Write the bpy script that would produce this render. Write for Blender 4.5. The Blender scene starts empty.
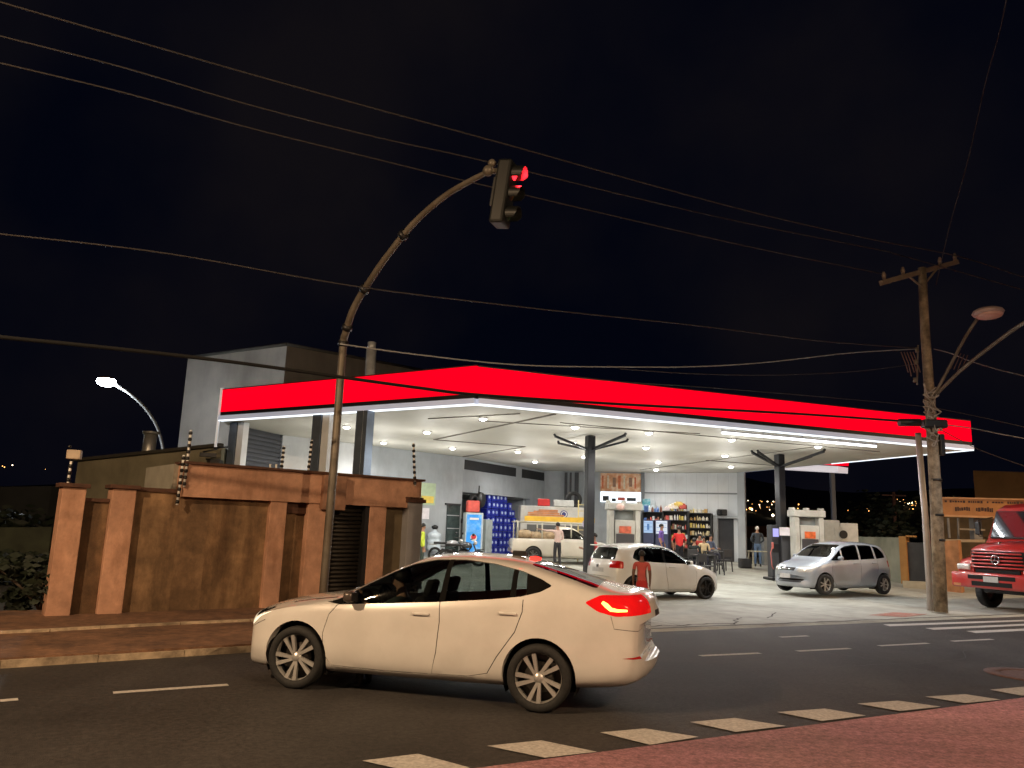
import bpy, bmesh, math, random
from mathutils import Vector, Matrix, Euler
random.seed(7)
R=math.radians
sc=bpy.context.scene
COL=sc.collection
# ------------------------------------------------------------------ camera
H=1.78; FPX=769.0; PITCH=math.atan(144/769.0); ROLL=R(2.0)
fw=Vector((0,math.cos(PITCH),math.sin(PITCH))); u0=Vector((0,-math.sin(PITCH),math.cos(PITCH))); r0=Vector((1,0,0))
RT=r0*math.cos(ROLL)+u0*math.sin(ROLL); UP=u0*math.cos(ROLL)-r0*math.sin(ROLL)
cam=bpy.data.cameras.new('camera'); camo=bpy.data.objects.new('camera',cam); COL.objects.link(camo)
m=Matrix((RT,UP,-fw)).transposed().to_4x4(); m.translation=(0,0,H); camo.matrix_world=m
cam.sensor_width=36; cam.lens=FPX/1024*36; cam.clip_end=8000; cam.clip_start=.1
sc.camera=camo
C0=Vector((0,0,H))
def ray(x,y): return fw+RT*((x-512)/FPX)-UP*((y-384)/FPX)
def G(x,y,z=0.0):
    d=ray(x,y); return C0+d*((z-H)/d.z)
def PY(x,y,Y):
    d=ray(x,y); return C0+d*(Y/d.y)
def ON(x,y,a,n):
    d=ray(x,y); return C0+d*(((a-C0).dot(n))/d.dot(n))
def V(*a): return Vector(a)
def gz(Y):
    t=min(max((Y-24)/12,0),1); return .03+.5*t*t*(3-2*t)
def GF(x,y):
    z=.03
    for _ in range(12): z=gz(G(x,y,z).y)
    return G(x,y,z)
# ------------------------------------------------------------------ materials
MATS={}
def mat(name,col,rough=.6,metal=0,var=.15,scale=4,bump=0,emit=None,es=1,coat=0,spec=.5,stain=None,sscale=1.5,bscale=None,detail=6):
    if name in MATS: return MATS[name]
    m=bpy.data.materials.new(name); m.use_nodes=True; nt=m.node_tree; N=nt.nodes; L=nt.links
    b=N['Principled BSDF']; b.inputs['Roughness'].default_value=rough; b.inputs['Metallic'].default_value=metal
    b.inputs['Specular IOR Level'].default_value=spec
    if coat: b.inputs['Coat Weight'].default_value=coat; b.inputs['Coat Roughness'].default_value=.05
    tc=N.new('ShaderNodeTexCoord'); n=N.new('ShaderNodeTexNoise'); n.inputs['Scale'].default_value=scale; n.inputs['Detail'].default_value=detail
    L.new(tc.outputs['Object'],n.inputs['Vector'])
    rmp=N.new('ShaderNodeMapRange'); rmp.inputs['From Min'].default_value=.3; rmp.inputs['From Max'].default_value=.7
    rmp.inputs['To Min'].default_value=1-var; rmp.inputs['To Max'].default_value=1+var
    L.new(n.outputs['Fac'],rmp.inputs['Value'])
    mx=N.new('ShaderNodeVectorMath'); mx.operation='SCALE'; 
    rgb=N.new('ShaderNodeRGB'); rgb.outputs[0].default_value=(*col,1)
    src=rgb.outputs[0]
    if stain:
        n2=N.new('ShaderNodeTexNoise'); n2.inputs['Scale'].default_value=sscale; n2.inputs['Detail'].default_value=8; n2.inputs['Roughness'].default_value=.65
        mp=N.new('ShaderNodeMapping'); mp.inputs['Scale'].default_value=stain[2] if len(stain)>2 else (1,1,1)
        L.new(tc.outputs['Object'],mp.inputs['Vector']); L.new(mp.outputs[0],n2.inputs['Vector'])
        r2=N.new('ShaderNodeMapRange'); r2.inputs['From Min'].default_value=.45; r2.inputs['From Max'].default_value=.62; r2.inputs['To Max'].default_value=stain[1]
        L.new(n2.outputs['Fac'],r2.inputs['Value'])
        mm=N.new('ShaderNodeMix'); mm.data_type='RGBA'; L.new(r2.outputs[0],mm.inputs[0]); L.new(src,mm.inputs[6]); mm.inputs[7].default_value=(*stain[0],1); src=mm.outputs[2]
    L.new(src,mx.inputs[0]); L.new(rmp.outputs[0],mx.inputs['Scale']); L.new(mx.outputs[0],b.inputs['Base Color'])
    if bump:
        bp=N.new('ShaderNodeBump'); bp.inputs['Strength'].default_value=bump; bp.inputs['Distance'].default_value=.02
        n3=n
        if bscale: n3=N.new('ShaderNodeTexNoise'); n3.inputs['Scale'].default_value=bscale; n3.inputs['Detail'].default_value=8; L.new(tc.outputs['Object'],n3.inputs['Vector'])
        L.new(n3.outputs['Fac'],bp.inputs['Height']); L.new(bp.outputs[0],b.inputs['Normal'])
    if emit: b.inputs['Emission Color'].default_value=(*emit,1); b.inputs['Emission Strength'].default_value=es
    MATS[name]=m; return m
def speckle(m,scale,lo,hi,scale2=.25,lo2=.8,hi2=1.25,sc2=(1,1,1)):
    """multiply a fine grain and a broad unevenness into a material's base colour"""
    nt=m.node_tree; N=nt.nodes; L=nt.links; b=N['Principled BSDF']; lk=b.inputs['Base Color'].links[0]; src=lk.from_socket
    tc=N.new('ShaderNodeTexCoord')
    for sc_,l_,h_,mp_ in ((scale,lo,hi,(1,1,1)),(scale2,lo2,hi2,sc2)):
        n=N.new('ShaderNodeTexNoise'); n.inputs['Scale'].default_value=sc_; n.inputs['Detail'].default_value=5; n.inputs['Roughness'].default_value=.7
        mp=N.new('ShaderNodeMapping'); mp.inputs['Scale'].default_value=mp_; mp.inputs['Rotation'].default_value=(0,0,R(-28.7)); L.new(tc.outputs['Object'],mp.inputs['Vector']); L.new(mp.outputs[0],n.inputs['Vector'])
        r=N.new('ShaderNodeMapRange'); r.inputs['From Min'].default_value=.32; r.inputs['From Max'].default_value=.68; r.inputs['To Min'].default_value=l_; r.inputs['To Max'].default_value=h_; L.new(n.outputs['Fac'],r.inputs['Value'])
        x=N.new('ShaderNodeVectorMath'); x.operation='SCALE'; L.new(src,x.inputs[0]); L.new(r.outputs[0],x.inputs['Scale']); src=x.outputs[0]
    L.new(src,b.inputs['Base Color']); return m
def paint(name,col,metal=0,rough=.35,dirt=.12):
    m=mat(name,col,rough,metal,.05,3,coat=1,stain=((col[0]*.6,col[1]*.55,col[2]*.5),dirt),sscale=2)
    return m
def glass(name,tint=(.5,.55,.55),rough=.02,trans=.75):
    if name in MATS: return MATS[name]
    m=bpy.data.materials.new(name); m.use_nodes=True; nt=m.node_tree; N=nt.nodes; L=nt.links; N.clear()
    o=N.new('ShaderNodeOutputMaterial'); t=N.new('ShaderNodeBsdfTransparent'); t.inputs[0].default_value=(*[c*trans for c in tint],1)
    g=N.new('ShaderNodeBsdfGlossy'); g.inputs['Roughness'].default_value=rough; g.inputs[0].default_value=(.9,.9,.9,1)
    f=N.new('ShaderNodeFresnel'); f.inputs[0].default_value=1.5; x=N.new('ShaderNodeMixShader')
    L.new(f.outputs[0],x.inputs[0]); L.new(t.outputs[0],x.inputs[1]); L.new(g.outputs[0],x.inputs[2]); L.new(x.outputs[0],o.inputs[0])
    MATS[name]=m; return m
def emis(name,col,s):
    if name in MATS: return MATS[name]
    m=bpy.data.materials.new(name); m.use_nodes=True; nt=m.node_tree; N=nt.nodes; L=nt.links; N.clear()
    o=N.new('ShaderNodeOutputMaterial'); e=N.new('ShaderNodeEmission'); e.inputs[0].default_value=(*col,1)
    n=N.new('ShaderNodeTexNoise'); n.inputs['Scale'].default_value=.6; r=N.new('ShaderNodeMapRange'); r.inputs['To Min'].default_value=s*.86; r.inputs['To Max'].default_value=s*1.14
    L.new(n.outputs['Fac'],r.inputs['Value']); L.new(r.outputs[0],e.inputs[1]); L.new(e.outputs[0],o.inputs[0]); MATS[name]=m; return m
# ------------------------------------------------------------------ objects
def tag(o,label=None,cat=None,group=None,kind=None):
    if label: o['label']=label
    if cat: o['category']=cat
    if group: o['group']=group
    if kind: o['kind']=kind
    return o
def thing(name,label,cat,loc=(0,0,0),rz=0,group=None,kind=None):
    o=bpy.data.objects.new(name,None); COL.objects.link(o); o.location=loc; o.rotation_euler=(0,0,rz); o.empty_display_size=.2
    return tag(o,label,cat,group,kind)
def copy_tree(o,parent=None):
    c=o.copy(); COL.objects.link(c)
    if parent: c.parent=parent; c.matrix_parent_inverse=o.matrix_parent_inverse.copy()
    for ch in list(o.children): copy_tree(ch,c)
    return c
def frame(d,up=V(0,0,1)):
    d=d.normalized()
    if abs(d.dot(up))>.99: up=V(1,0,0)
    a=up.cross(d).normalized(); b=d.cross(a); return a,b
class MB:
    def __init__(s): s.bm=bmesh.new(); s.mi=0
    def quad(s,*p,mi=None):
        f=s.bm.faces.new([s.bm.verts.new(q) for q in p]); f.material_index=s.mi if mi is None else mi; return f
    def box(s,c,d,rz=0,bev=0,M=None):
        c=Vector(c); x,y,z=[q/2 for q in d]; ca,sa=math.cos(rz),math.sin(rz)
        vs=[]
        for dz in (-z,z):
            for dx,dy in ((-x,-y),(x,-y),(x,y),(-x,y)):
                p=V(c.x+dx*ca-dy*sa,c.y+dx*sa+dy*ca,c.z+dz)
                if M: p=M@p
                vs.append(s.bm.verts.new(p))
        fs=[]
        for q in ((3,2,1,0),(4,5,6,7),(0,1,5,4),(1,2,6,5),(2,3,7,6),(3,0,4,7)):
            f=s.bm.faces.new([vs[i] for i in q]); f.material_index=s.mi; fs.append(f)
        if bev:
            es=list({e for f in fs for e in f.edges}); r=bmesh.ops.bevel(s.bm,geom=es,offset=bev,segments=2,affect='EDGES',profile=.5)
            for f in r['faces']: f.material_index=s.mi
        return s
    def seg(s,a,b,w,h,bev=0):   # bar from a to b
        a=Vector(a); b=Vector(b); d=b-a; x,y=frame(d); vs=[]
        for p in (a,b):
            for i,j in ((-1,-1),(1,-1),(1,1),(-1,1)): vs.append(s.bm.verts.new(p+x*(i*w/2)+y*(j*h/2)))
        for q in ((3,2,1,0),(4,5,6,7),(0,1,5,4),(1,2,6,5),(2,3,7,6),(3,0,4,7)):
            f=s.bm.faces.new([vs[i] for i in q]); f.material_index=s.mi
        return s
    def tube(s,pts,r,n=10,cap=True,smooth=True):
        pts=[Vector(p) for p in pts]; rs=r if isinstance(r,(list,tuple)) else [r]*len(pts); rings=[]; up=V(0,0,1)
        d0=(pts[1]-pts[0]).normalized(); a,b=frame(d0)
        for i,p in enumerate(pts):
            d=(pts[min(i+1,len(pts)-1)]-pts[max(i-1,0)]).normalized()
            a=(a-d*a.dot(d)).normalized(); b=d.cross(a)
            rings.append([s.bm.verts.new(p+(a*math.cos(t)+b*math.sin(t))*rs[i]) for t in [2*math.pi*k/n for k in range(n)]])
        for i in range(len(rings)-1):
            for k in range(n):
                f=s.bm.faces.new((rings[i][k],rings[i][(k+1)%n],rings[i+1][(k+1)%n],rings[i+1][k])); f.smooth=smooth; f.material_index=s.mi
        if cap:
            for rg in (rings[0][::-1],rings[-1]):
                f=s.bm.faces.new(rg); f.material_index=s.mi
        return s
    def cyl(s,c,r,h,n=20,axis='z',r2=None):
        c=Vector(c); ax={'x':V(1,0,0),'y':V(0,1,0),'z':V(0,0,1)}[axis] if isinstance(axis,str) else axis
        return s.tube([c-ax*h/2,c+ax*h/2],[r,r if r2 is None else r2],n)
    def lathe(s,prof,c=(0,0,0),n=24,axis='z',M=None,smooth=True,close=False):
        c=Vector(c); rings=[]
        for r,z in prof:
            ring=[]
            for k in range(n):
                t=2*math.pi*k/n
                if axis=='z': p=V(r*math.cos(t),r*math.sin(t),z)
                elif axis=='y': p=V(r*math.cos(t),z,r*math.sin(t))
                else: p=V(z,r*math.cos(t),r*math.sin(t))
                p=p+c
                if M: p=M@p
                ring.append(s.bm.verts.new(p))
            rings.append(ring)
        m=len(rings)
        for i in range(m if close else m-1):
            A=rings[i];B=rings[(i+1)%m]
            for k in range(n):
                f=s.bm.faces.new((A[k],A[(k+1)%n],B[(k+1)%n],B[k])); f.smooth=smooth; f.material_index=s.mi
        return s
    def ball(s,c,r,n=12,sc=(1,1,1)):
        c=Vector(c); k=n//2; return s.lathe([(max(1e-4,r*sc[0]*math.sin(math.pi*i/k)),-r*sc[2]*math.cos(math.pi*i/k)) for i in range(k+1)],c,n)
    def prism(s,poly,h,M=None,z0=0):  # poly (x,y) extruded in z; M places it
        A=[];B=[]
        for x,y in poly:
            p=V(x,y,z0);q=V(x,y,z0+h)
            if M: p=M@p;q=M@q
            A.append(s.bm.verts.new(p));B.append(s.bm.verts.new(q))
        n=len(poly)
        for f in [A[::-1],B]+[(A[i],A[(i+1)%n],B[(i+1)%n],B[i]) for i in range(n)]:
            g=s.bm.faces.new(f); g.material_index=s.mi
        return s
    def build(s,name,mats,parent=None,loc=None,smooth=False,tri=False,norm=True):
        if norm: bmesh.ops.recalc_face_normals(s.bm,faces=s.bm.faces)
        me=bpy.data.meshes.new(name); 
        if smooth:
            for f in s.bm.faces: f.smooth=True
        s.bm.to_mesh(me); s.bm.free()
        for m_ in (mats if isinstance(mats,(list,tuple)) else [mats]): me.materials.append(m_)
        o=bpy.data.objects.new(name,me); COL.objects.link(o)
        if parent: o.parent=parent
        if loc is not None: o.location=loc
        return o
def smooth_angle(o,ang=35):
    me=o.data; bm=bmesh.new(); bm.from_mesh(me)
    for f in bm.faces: f.smooth=True
    for e in bm.edges:
        if len(e.link_faces)==2 and e.calc_face_angle(0)>R(ang): e.smooth=False
    bm.to_mesh(me); bm.free()
def text_mesh(name,txt,size,mt,parent=None,M=None,ext=.004):
    cu=bpy.data.curves.new('t','FONT'); cu.body=txt; cu.size=size; cu.extrude=ext; cu.align_x='CENTER'; cu.align_y='CENTER'
    t=bpy.data.objects.new('t',cu); COL.objects.link(t); dg=bpy.context.evaluated_depsgraph_get()
    me=bpy.data.meshes.new_from_object(t.evaluated_get(dg)); bpy.data.objects.remove(t); me.materials.clear(); me.materials.append(mt)
    if M: me.transform(M)
    o=bpy.data.objects.new(name,me); COL.objects.link(o)
    if parent: o.parent=parent
    return o
def crv(keys,x):
    # monotone cubic interpolation through (x,y) keys
    n=len(keys)
    if x<=keys[0][0]: return keys[0][1]
    if x>=keys[-1][0]: return keys[-1][1]
    d=[(keys[i+1][1]-keys[i][1])/(keys[i+1][0]-keys[i][0]) for i in range(n-1)]
    ms=[d[0]]+[0 if d[i-1]*d[i]<=0 else 2*d[i-1]*d[i]/(d[i-1]+d[i]) for i in range(1,n-1)]+[d[-1]]
    for i in range(n-1):
        if keys[i][0]<=x<=keys[i+1][0]:
            h=keys[i+1][0]-keys[i][0]; t=(x-keys[i][0])/h
            return (2*t**3-3*t*t+1)*keys[i][1]+(t**3-2*t*t+t)*h*ms[i]+(-2*t**3+3*t*t)*keys[i+1][1]+(t**3-t*t)*h*ms[i+1]
def cat(pts,n):
    out=[]; P=[pts[0]]+list(pts)+[pts[-1]]
    for i in range(1,len(P)-2):
        for k in range(n):
            t=k/n; a,b,c,d=P[i-1],P[i],P[i+1],P[i+2]
            out.append(tuple(.5*((2*b[j])+(-a[j]+c[j])*t+(2*a[j]-5*b[j]+4*c[j]-d[j])*t*t+(-a[j]+3*b[j]-3*c[j]+d[j])*t**3) for j in range(len(b))))
    out.append(tuple(pts[-1])); return out
def inpoly(x,y,poly):
    c=False; n=len(poly); j=n-1
    for i in range(n):
        xi,yi=poly[i];xj,yj=poly[j]
        if (yi>y)!=(yj>y) and x<(xj-xi)*(y-yi)/(yj-yi)+xi: c=not c
        j=i
    return c
# ------------------------------------------------------------------ cars (x forward is -x: nose at x=0, tail at x=L)
def car_shell(S):
    """closed half-section loft; S holds the profile curves"""
    L=S['L']; xs=[]
    x=0
    e=[0,.006,.015,.03,.05,.075,.105,.14,.18]
    xs=e[:]; x=.22
    while x<L-.2: xs.append(x); x+=.045
    xs+= [L-q for q in e[::-1]]
    rows=[]
    for x in xs:
        zb=crv(S['bot'],x); zt=crv(S['top'],x); w=crv(S['W'],x); zs=min(crv(S['belt'],x),zt-.025)
        zs=max(zs,zb+.12); zt=max(zt,zs+.02)
        cr=min(crv(S['crown'],x),max(.008,(zt-zs)*.8)); ze=zt-cr; g=max(ze-zs,.004)
        sh=S.get('sh',.95); wt=w*sh-S['tum']*g; rt=min(.10,g*.8)
        hs=zs-zb; fl=S.get('flare',0)
        P=[(0,zb),(w*.78,zb),(w*.92,zb+.05*min(1,hs/.4)),(w*.975,zb+.14*min(1,hs/.5)),(w,zb+.42*hs),(w*.992,zb+.72*hs),(w*.975,zb+.9*hs),(w*sh,zs),
           (wt+S['tum']*rt,ze-rt),(wt-.045,ze-.012),(wt*.72,ze+cr*.45),(wt*.38,ze+cr*.86),(0,zt)]
        seg=[3,2,2,5,6,3,3,9,5,4,3,3]
        # Catmull-Rom in segments
        Q=[(-P[1][0],P[1][1])]+P+[(-P[-2][0],P[-2][1])]; out=[]
        for i in range(len(P)-1):
            a,b,c,d=Q[i],Q[i+1],Q[i+2],Q[i+3]
            k=.5 if i not in (6,7) else .35
            for j in range(seg[i]):
                t=j/seg[i]; h1=2*t**3-3*t*t+1;h2=t**3-2*t*t+t;h3=-2*t**3+3*t*t;h4=t**3-t*t
                lb=math.hypot(c[0]-b[0],c[1]-b[1])
                def tg(p,q,r):
                    l=math.hypot(r[0]-p[0],r[1]-p[1]) or 1; return ((r[0]-p[0])/l*lb,(r[1]-p[1])/l*lb)
                m1=tg(a,b,c);m2=tg(b,c,d)
                out.append((h1*b[0]+h2*m1[0]+h3*c[0]+h4*m2[0],h1*b[1]+h2*m1[1]+h3*c[1]+h4*m2[1]))
        out.append(P[-1]); out=[(max(0,p[0]),p[1]) for p in out]; out[0]=(0,zb); out[-1]=(0,zt)
        rows.append([(x+crv(S['sweep'],x)*min(1,(p[0]/max(w,.01)))**2,p[0],p[1]) for p in out])
    bm=bmesh.new(); n=len(rows[0]); VV=[]
    for r in rows:
        right=[bm.verts.new((q[0],q[1],q[2])) for q in r]
        left=[right[0]]+[bm.verts.new((q[0],-q[1],q[2])) for q in r[1:-1]]+[right[-1]]
        VV.append((right,left))
    for i in range(len(rows)-1):
        for s_ in (0,1):
            A=VV[i][s_];B=VV[i+1][s_]
            for j in range(n-1):
                try: bm.faces.new((A[j],A[j+1],B[j+1],B[j]))
                except ValueError: pass
    for k in (0,-1):
        A,B=VV[k]
        for j in range(n-1):   # cap strips
            if j==0: bm.faces.new((A[0],A[1],B[1]))
            elif j==n-2: bm.faces.new((A[j],A[j+1],B[j]))
            else: bm.faces.new((A[j],A[j+1],B[j+1],B[j]))
    bmesh.ops.remove_doubles(bm,verts=bm.verts,dist=1e-5)
    bmesh.ops.recalc_face_normals(bm,faces=bm.faces)
    return bm
AX={'xz':(0,2,1),'yz':(1,2,0),'xy':(0,1,2)}
def cutpoly(bm,poly,ax,filt,mi,only=(0,)):
    a,b,c=AX[ax]; n=len(poly)
    for i in range(n):
        p=poly[i];q=poly[(i+1)%n]
        lo=(min(p[0],q[0])-.004,min(p[1],q[1])-.004);hi=(max(p[0],q[0])+.004,max(p[1],q[1])+.004)
        fs=[]
        for f in bm.faces:
            if f.material_index not in only or not filt(f): continue
            xs=[v.co[a] for v in f.verts];ys=[v.co[b] for v in f.verts]
            if min(xs)<=hi[0] and max(xs)>=lo[0] and min(ys)<=hi[1] and max(ys)>=lo[1]: fs.append(f)
        if not fs: continue
        co=V(0,0,0);co[a]=p[0];co[b]=p[1]; no=V(0,0,0); no[a]=-(q[1]-p[1]);no[b]=q[0]-p[0]
        if no.length<1e-9: continue
        geom=list({v for f in fs for v in f.verts})+list({e for f in fs for e in f.edges})+fs
        bmesh.ops.bisect_plane(bm,geom=geom,dist=1e-5,plane_co=co,plane_no=no.normalized())
    for f in bm.faces:
        if f.material_index in only and filt(f):
            m_=f.calc_center_median()
            if inpoly(m_[a],m_[b],poly): f.material_index=mi
def rr(poly,r=.03,n=4):   # round a polygon's corners
    out=[];N=len(poly)
    for i in range(N):
        p=Vector(poly[i]);a=Vector(poly[i-1]);b=Vector(poly[(i+1)%N])
        da=(a-p);db=(b-p);ra=min(r,da.length*.45,db.length*.45)
        p0=p+da.normalized()*ra;p1=p+db.normalized()*ra
        for k in range(n+1):
            t=k/n; q=p0*(1-t)**2+p*2*t*(1-t)+p1*t*t; out.append((q.x,q.y))
    return out
def circ(cx,cz,r,n=36,flat=None): return [(cx+r*math.cos(2*math.pi*k/n),cz+r*math.sin(2*math.pi*k/n)) for k in range(n)]
def line_poly(pts,w=.008):
    pts=[Vector(p) for p in pts]; A=[];B=[]
    for i,p in enumerate(pts):
        d=(pts[min(i+1,len(pts)-1)]-pts[max(i-1,0)]).normalized(); nn=V(-d.y,d.x)*w/2 if False else Vector((-d.y,d.x))*w/2
        A.append(tuple(p+nn));B.append(tuple(p-nn))
    return A+B[::-1]
def extract(bm,mi,name,mt,parent,inset=0,smooth=True,drop=0.0,thick=0):
    """faces of one material index become a part of their own"""
    b2=bm.copy(); bmesh.ops.delete(b2,geom=[f for f in b2.faces if f.material_index!=mi],context='FACES')
    if not b2.faces: b2.free(); return None
    b2.normal_update()
    for f in b2.faces: f.smooth=smooth
    if inset:
        for v,nn in [(v,v.normal.copy()) for v in b2.verts]: v.co-=nn*inset
    for f in b2.faces: f.material_index=0
    me=bpy.data.meshes.new(name); b2.to_mesh(me); b2.free(); me.materials.append(mt)
    o=bpy.data.objects.new(name,me); COL.objects.link(o); o.parent=parent; return o
def take(bm,st,name,mt,parent,inset):
    b2=bm.copy(); bmesh.ops.delete(b2,geom=[f for f in b2.faces if f.index not in st],context='FACES'); b2.normal_update()
    for f in b2.faces: f.smooth=True; f.material_index=0
    if inset:
        for v,nn in [(v,v.normal.copy()) for v in b2.verts]: v.co-=nn*inset
    me=bpy.data.meshes.new(name); b2.to_mesh(me); b2.free(); me.materials.append(mt)
    o=bpy.data.objects.new(name,me); COL.objects.link(o); o.parent=parent; return o
def split_extract(bm,mi,name,mt,parent,key,inset=0):
    """same, one object per value of key(face centre)"""
    ks={}
    for f in bm.faces:
        if f.material_index==mi: ks.setdefault(key(f.calc_center_median()),[]).append(f.index)
    out=[]
    for k,idx in sorted(ks.items(),key=lambda t:str(t[0])):
        bm.faces.ensure_lookup_table(); st=set(idx); b2=bm.copy(); b2.faces.ensure_lookup_table()
        bmesh.ops.delete(b2,geom=[f for f in b2.faces if f.index not in st],context='FACES'); b2.normal_update()
        for f in b2.faces: f.smooth=True; f.material_index=0
        if inset:
            for v,nn in [(v,v.normal.copy()) for v in b2.verts]: v.co-=nn*inset
        me=bpy.data.meshes.new(name); b2.to_mesh(me); b2.free(); me.materials.append(mt)
        o=bpy.data.objects.new(name,me); COL.objects.link(o); o.parent=parent; out.append(o)
    return out
RUB=mat('tyre_rubber',(.018,.018,.018),.75,var=.3,scale=30,bump=.2)
BLK=mat('black_plastic',(.012,.012,.013),.45,var=.2)
MTB=mat('matt_black_trim',(.006,.006,.006),.9,0,.2,spec=.12)
LIN=mat('dark_liner',(.01,.01,.01),.9)
CHR=mat('chrome',(.7,.7,.72),.15,1,.05)
def make_wheel(S,parent,x,side,rim_m,r,w=.205,rr_=None,spokes=10,twist=.0,paired=True,dark=None,steer=0):
    rr_=rr_ or r*.70; y=S['track']*side
    root=bpy.data.objects.new('wheel',None); COL.objects.link(root); root.parent=parent; root.location=(x,y,r); root.rotation_euler=(0,0,steer)
    root.empty_display_size=.1
    o=side # outward
    h=w/2
    t=MB(); pr=[(rr_*.96,-h*.86),(rr_*1.06,-h),(r*.93,-h*.98),(r*.985,-h*.8),(r,-h*.55),(r,-h*.05),(r*.993,0),(r,h*.05),(r,h*.55),(r*.985,h*.8),(r*.93,h*.98),(rr_*1.06,h),(rr_*.96,h*.86),(rr_*.9,0)]
    t.lathe(pr,n=48,axis='y',close=True); t.build('tyre',RUB,root)
    m_=MB()
    # barrel and outer lip
    m_.lathe([(rr_*.97,-h*.8*o),(rr_*.93,-h*.5*o),(rr_*.9,h*.3*o),(rr_*.93,h*.6*o),(rr_*.975,h*.84*o),(rr_*1.0,h*.88*o),(rr_*1.005,h*.8*o)],n=48,axis='y')
    yo=h*.62*o
    for k in range(spokes):
        a=2*math.pi*k/spokes
        if paired: a+= (.10 if k%2 else -.10)
        c,s_=math.cos(a),math.sin(a); tw=twist
        def P(rad,off,yy):
            a2=a+off/rad+tw*(rad/rr_-.2); return (rad*math.cos(a2),yy,rad*math.sin(a2))
        r1,r2=rr_*.2,rr_*.95; wa,wb=rr_*.058,rr_*.088
        q=[P(r1,-wa,yo),P(r1,wa,yo),P(r2,wb,yo+.014*o),P(r2,-wb,yo+.014*o)]
        q2=[(p[0],p[1]-.035*o,p[2]) for p in q]
        vs=[m_.bm.verts.new(p) for p in q+q2]
        for f in ((0,1,2,3),(7,6,5,4),(0,4,5,1),(1,5,6,2),(2,6,7,3),(3,7,4,0)): m_.bm.faces.new([vs[i] for i in f])
    m_.lathe([(.001,yo+.012*o),(rr_*.13,yo+.012*o),(rr_*.17,yo),(rr_*.22,yo-.004*o),(rr_*.24,yo-.03*o)],n=24,axis='y')
    m_.build('rim',rim_m,root)
    d=MB(); d.lathe([(.001,h*.1*o),(rr_*.62,h*.1*o),(rr_*.62,h*-.05*o)],n=32,axis='y'); d.lathe([(.001,-h*.4*o),(rr_*.93,-h*.4*o)],n=32,axis='y')
    d.build('brake_disc',mat('brake_steel',(.06,.055,.05),.5,.8),root)
    return root
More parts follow.
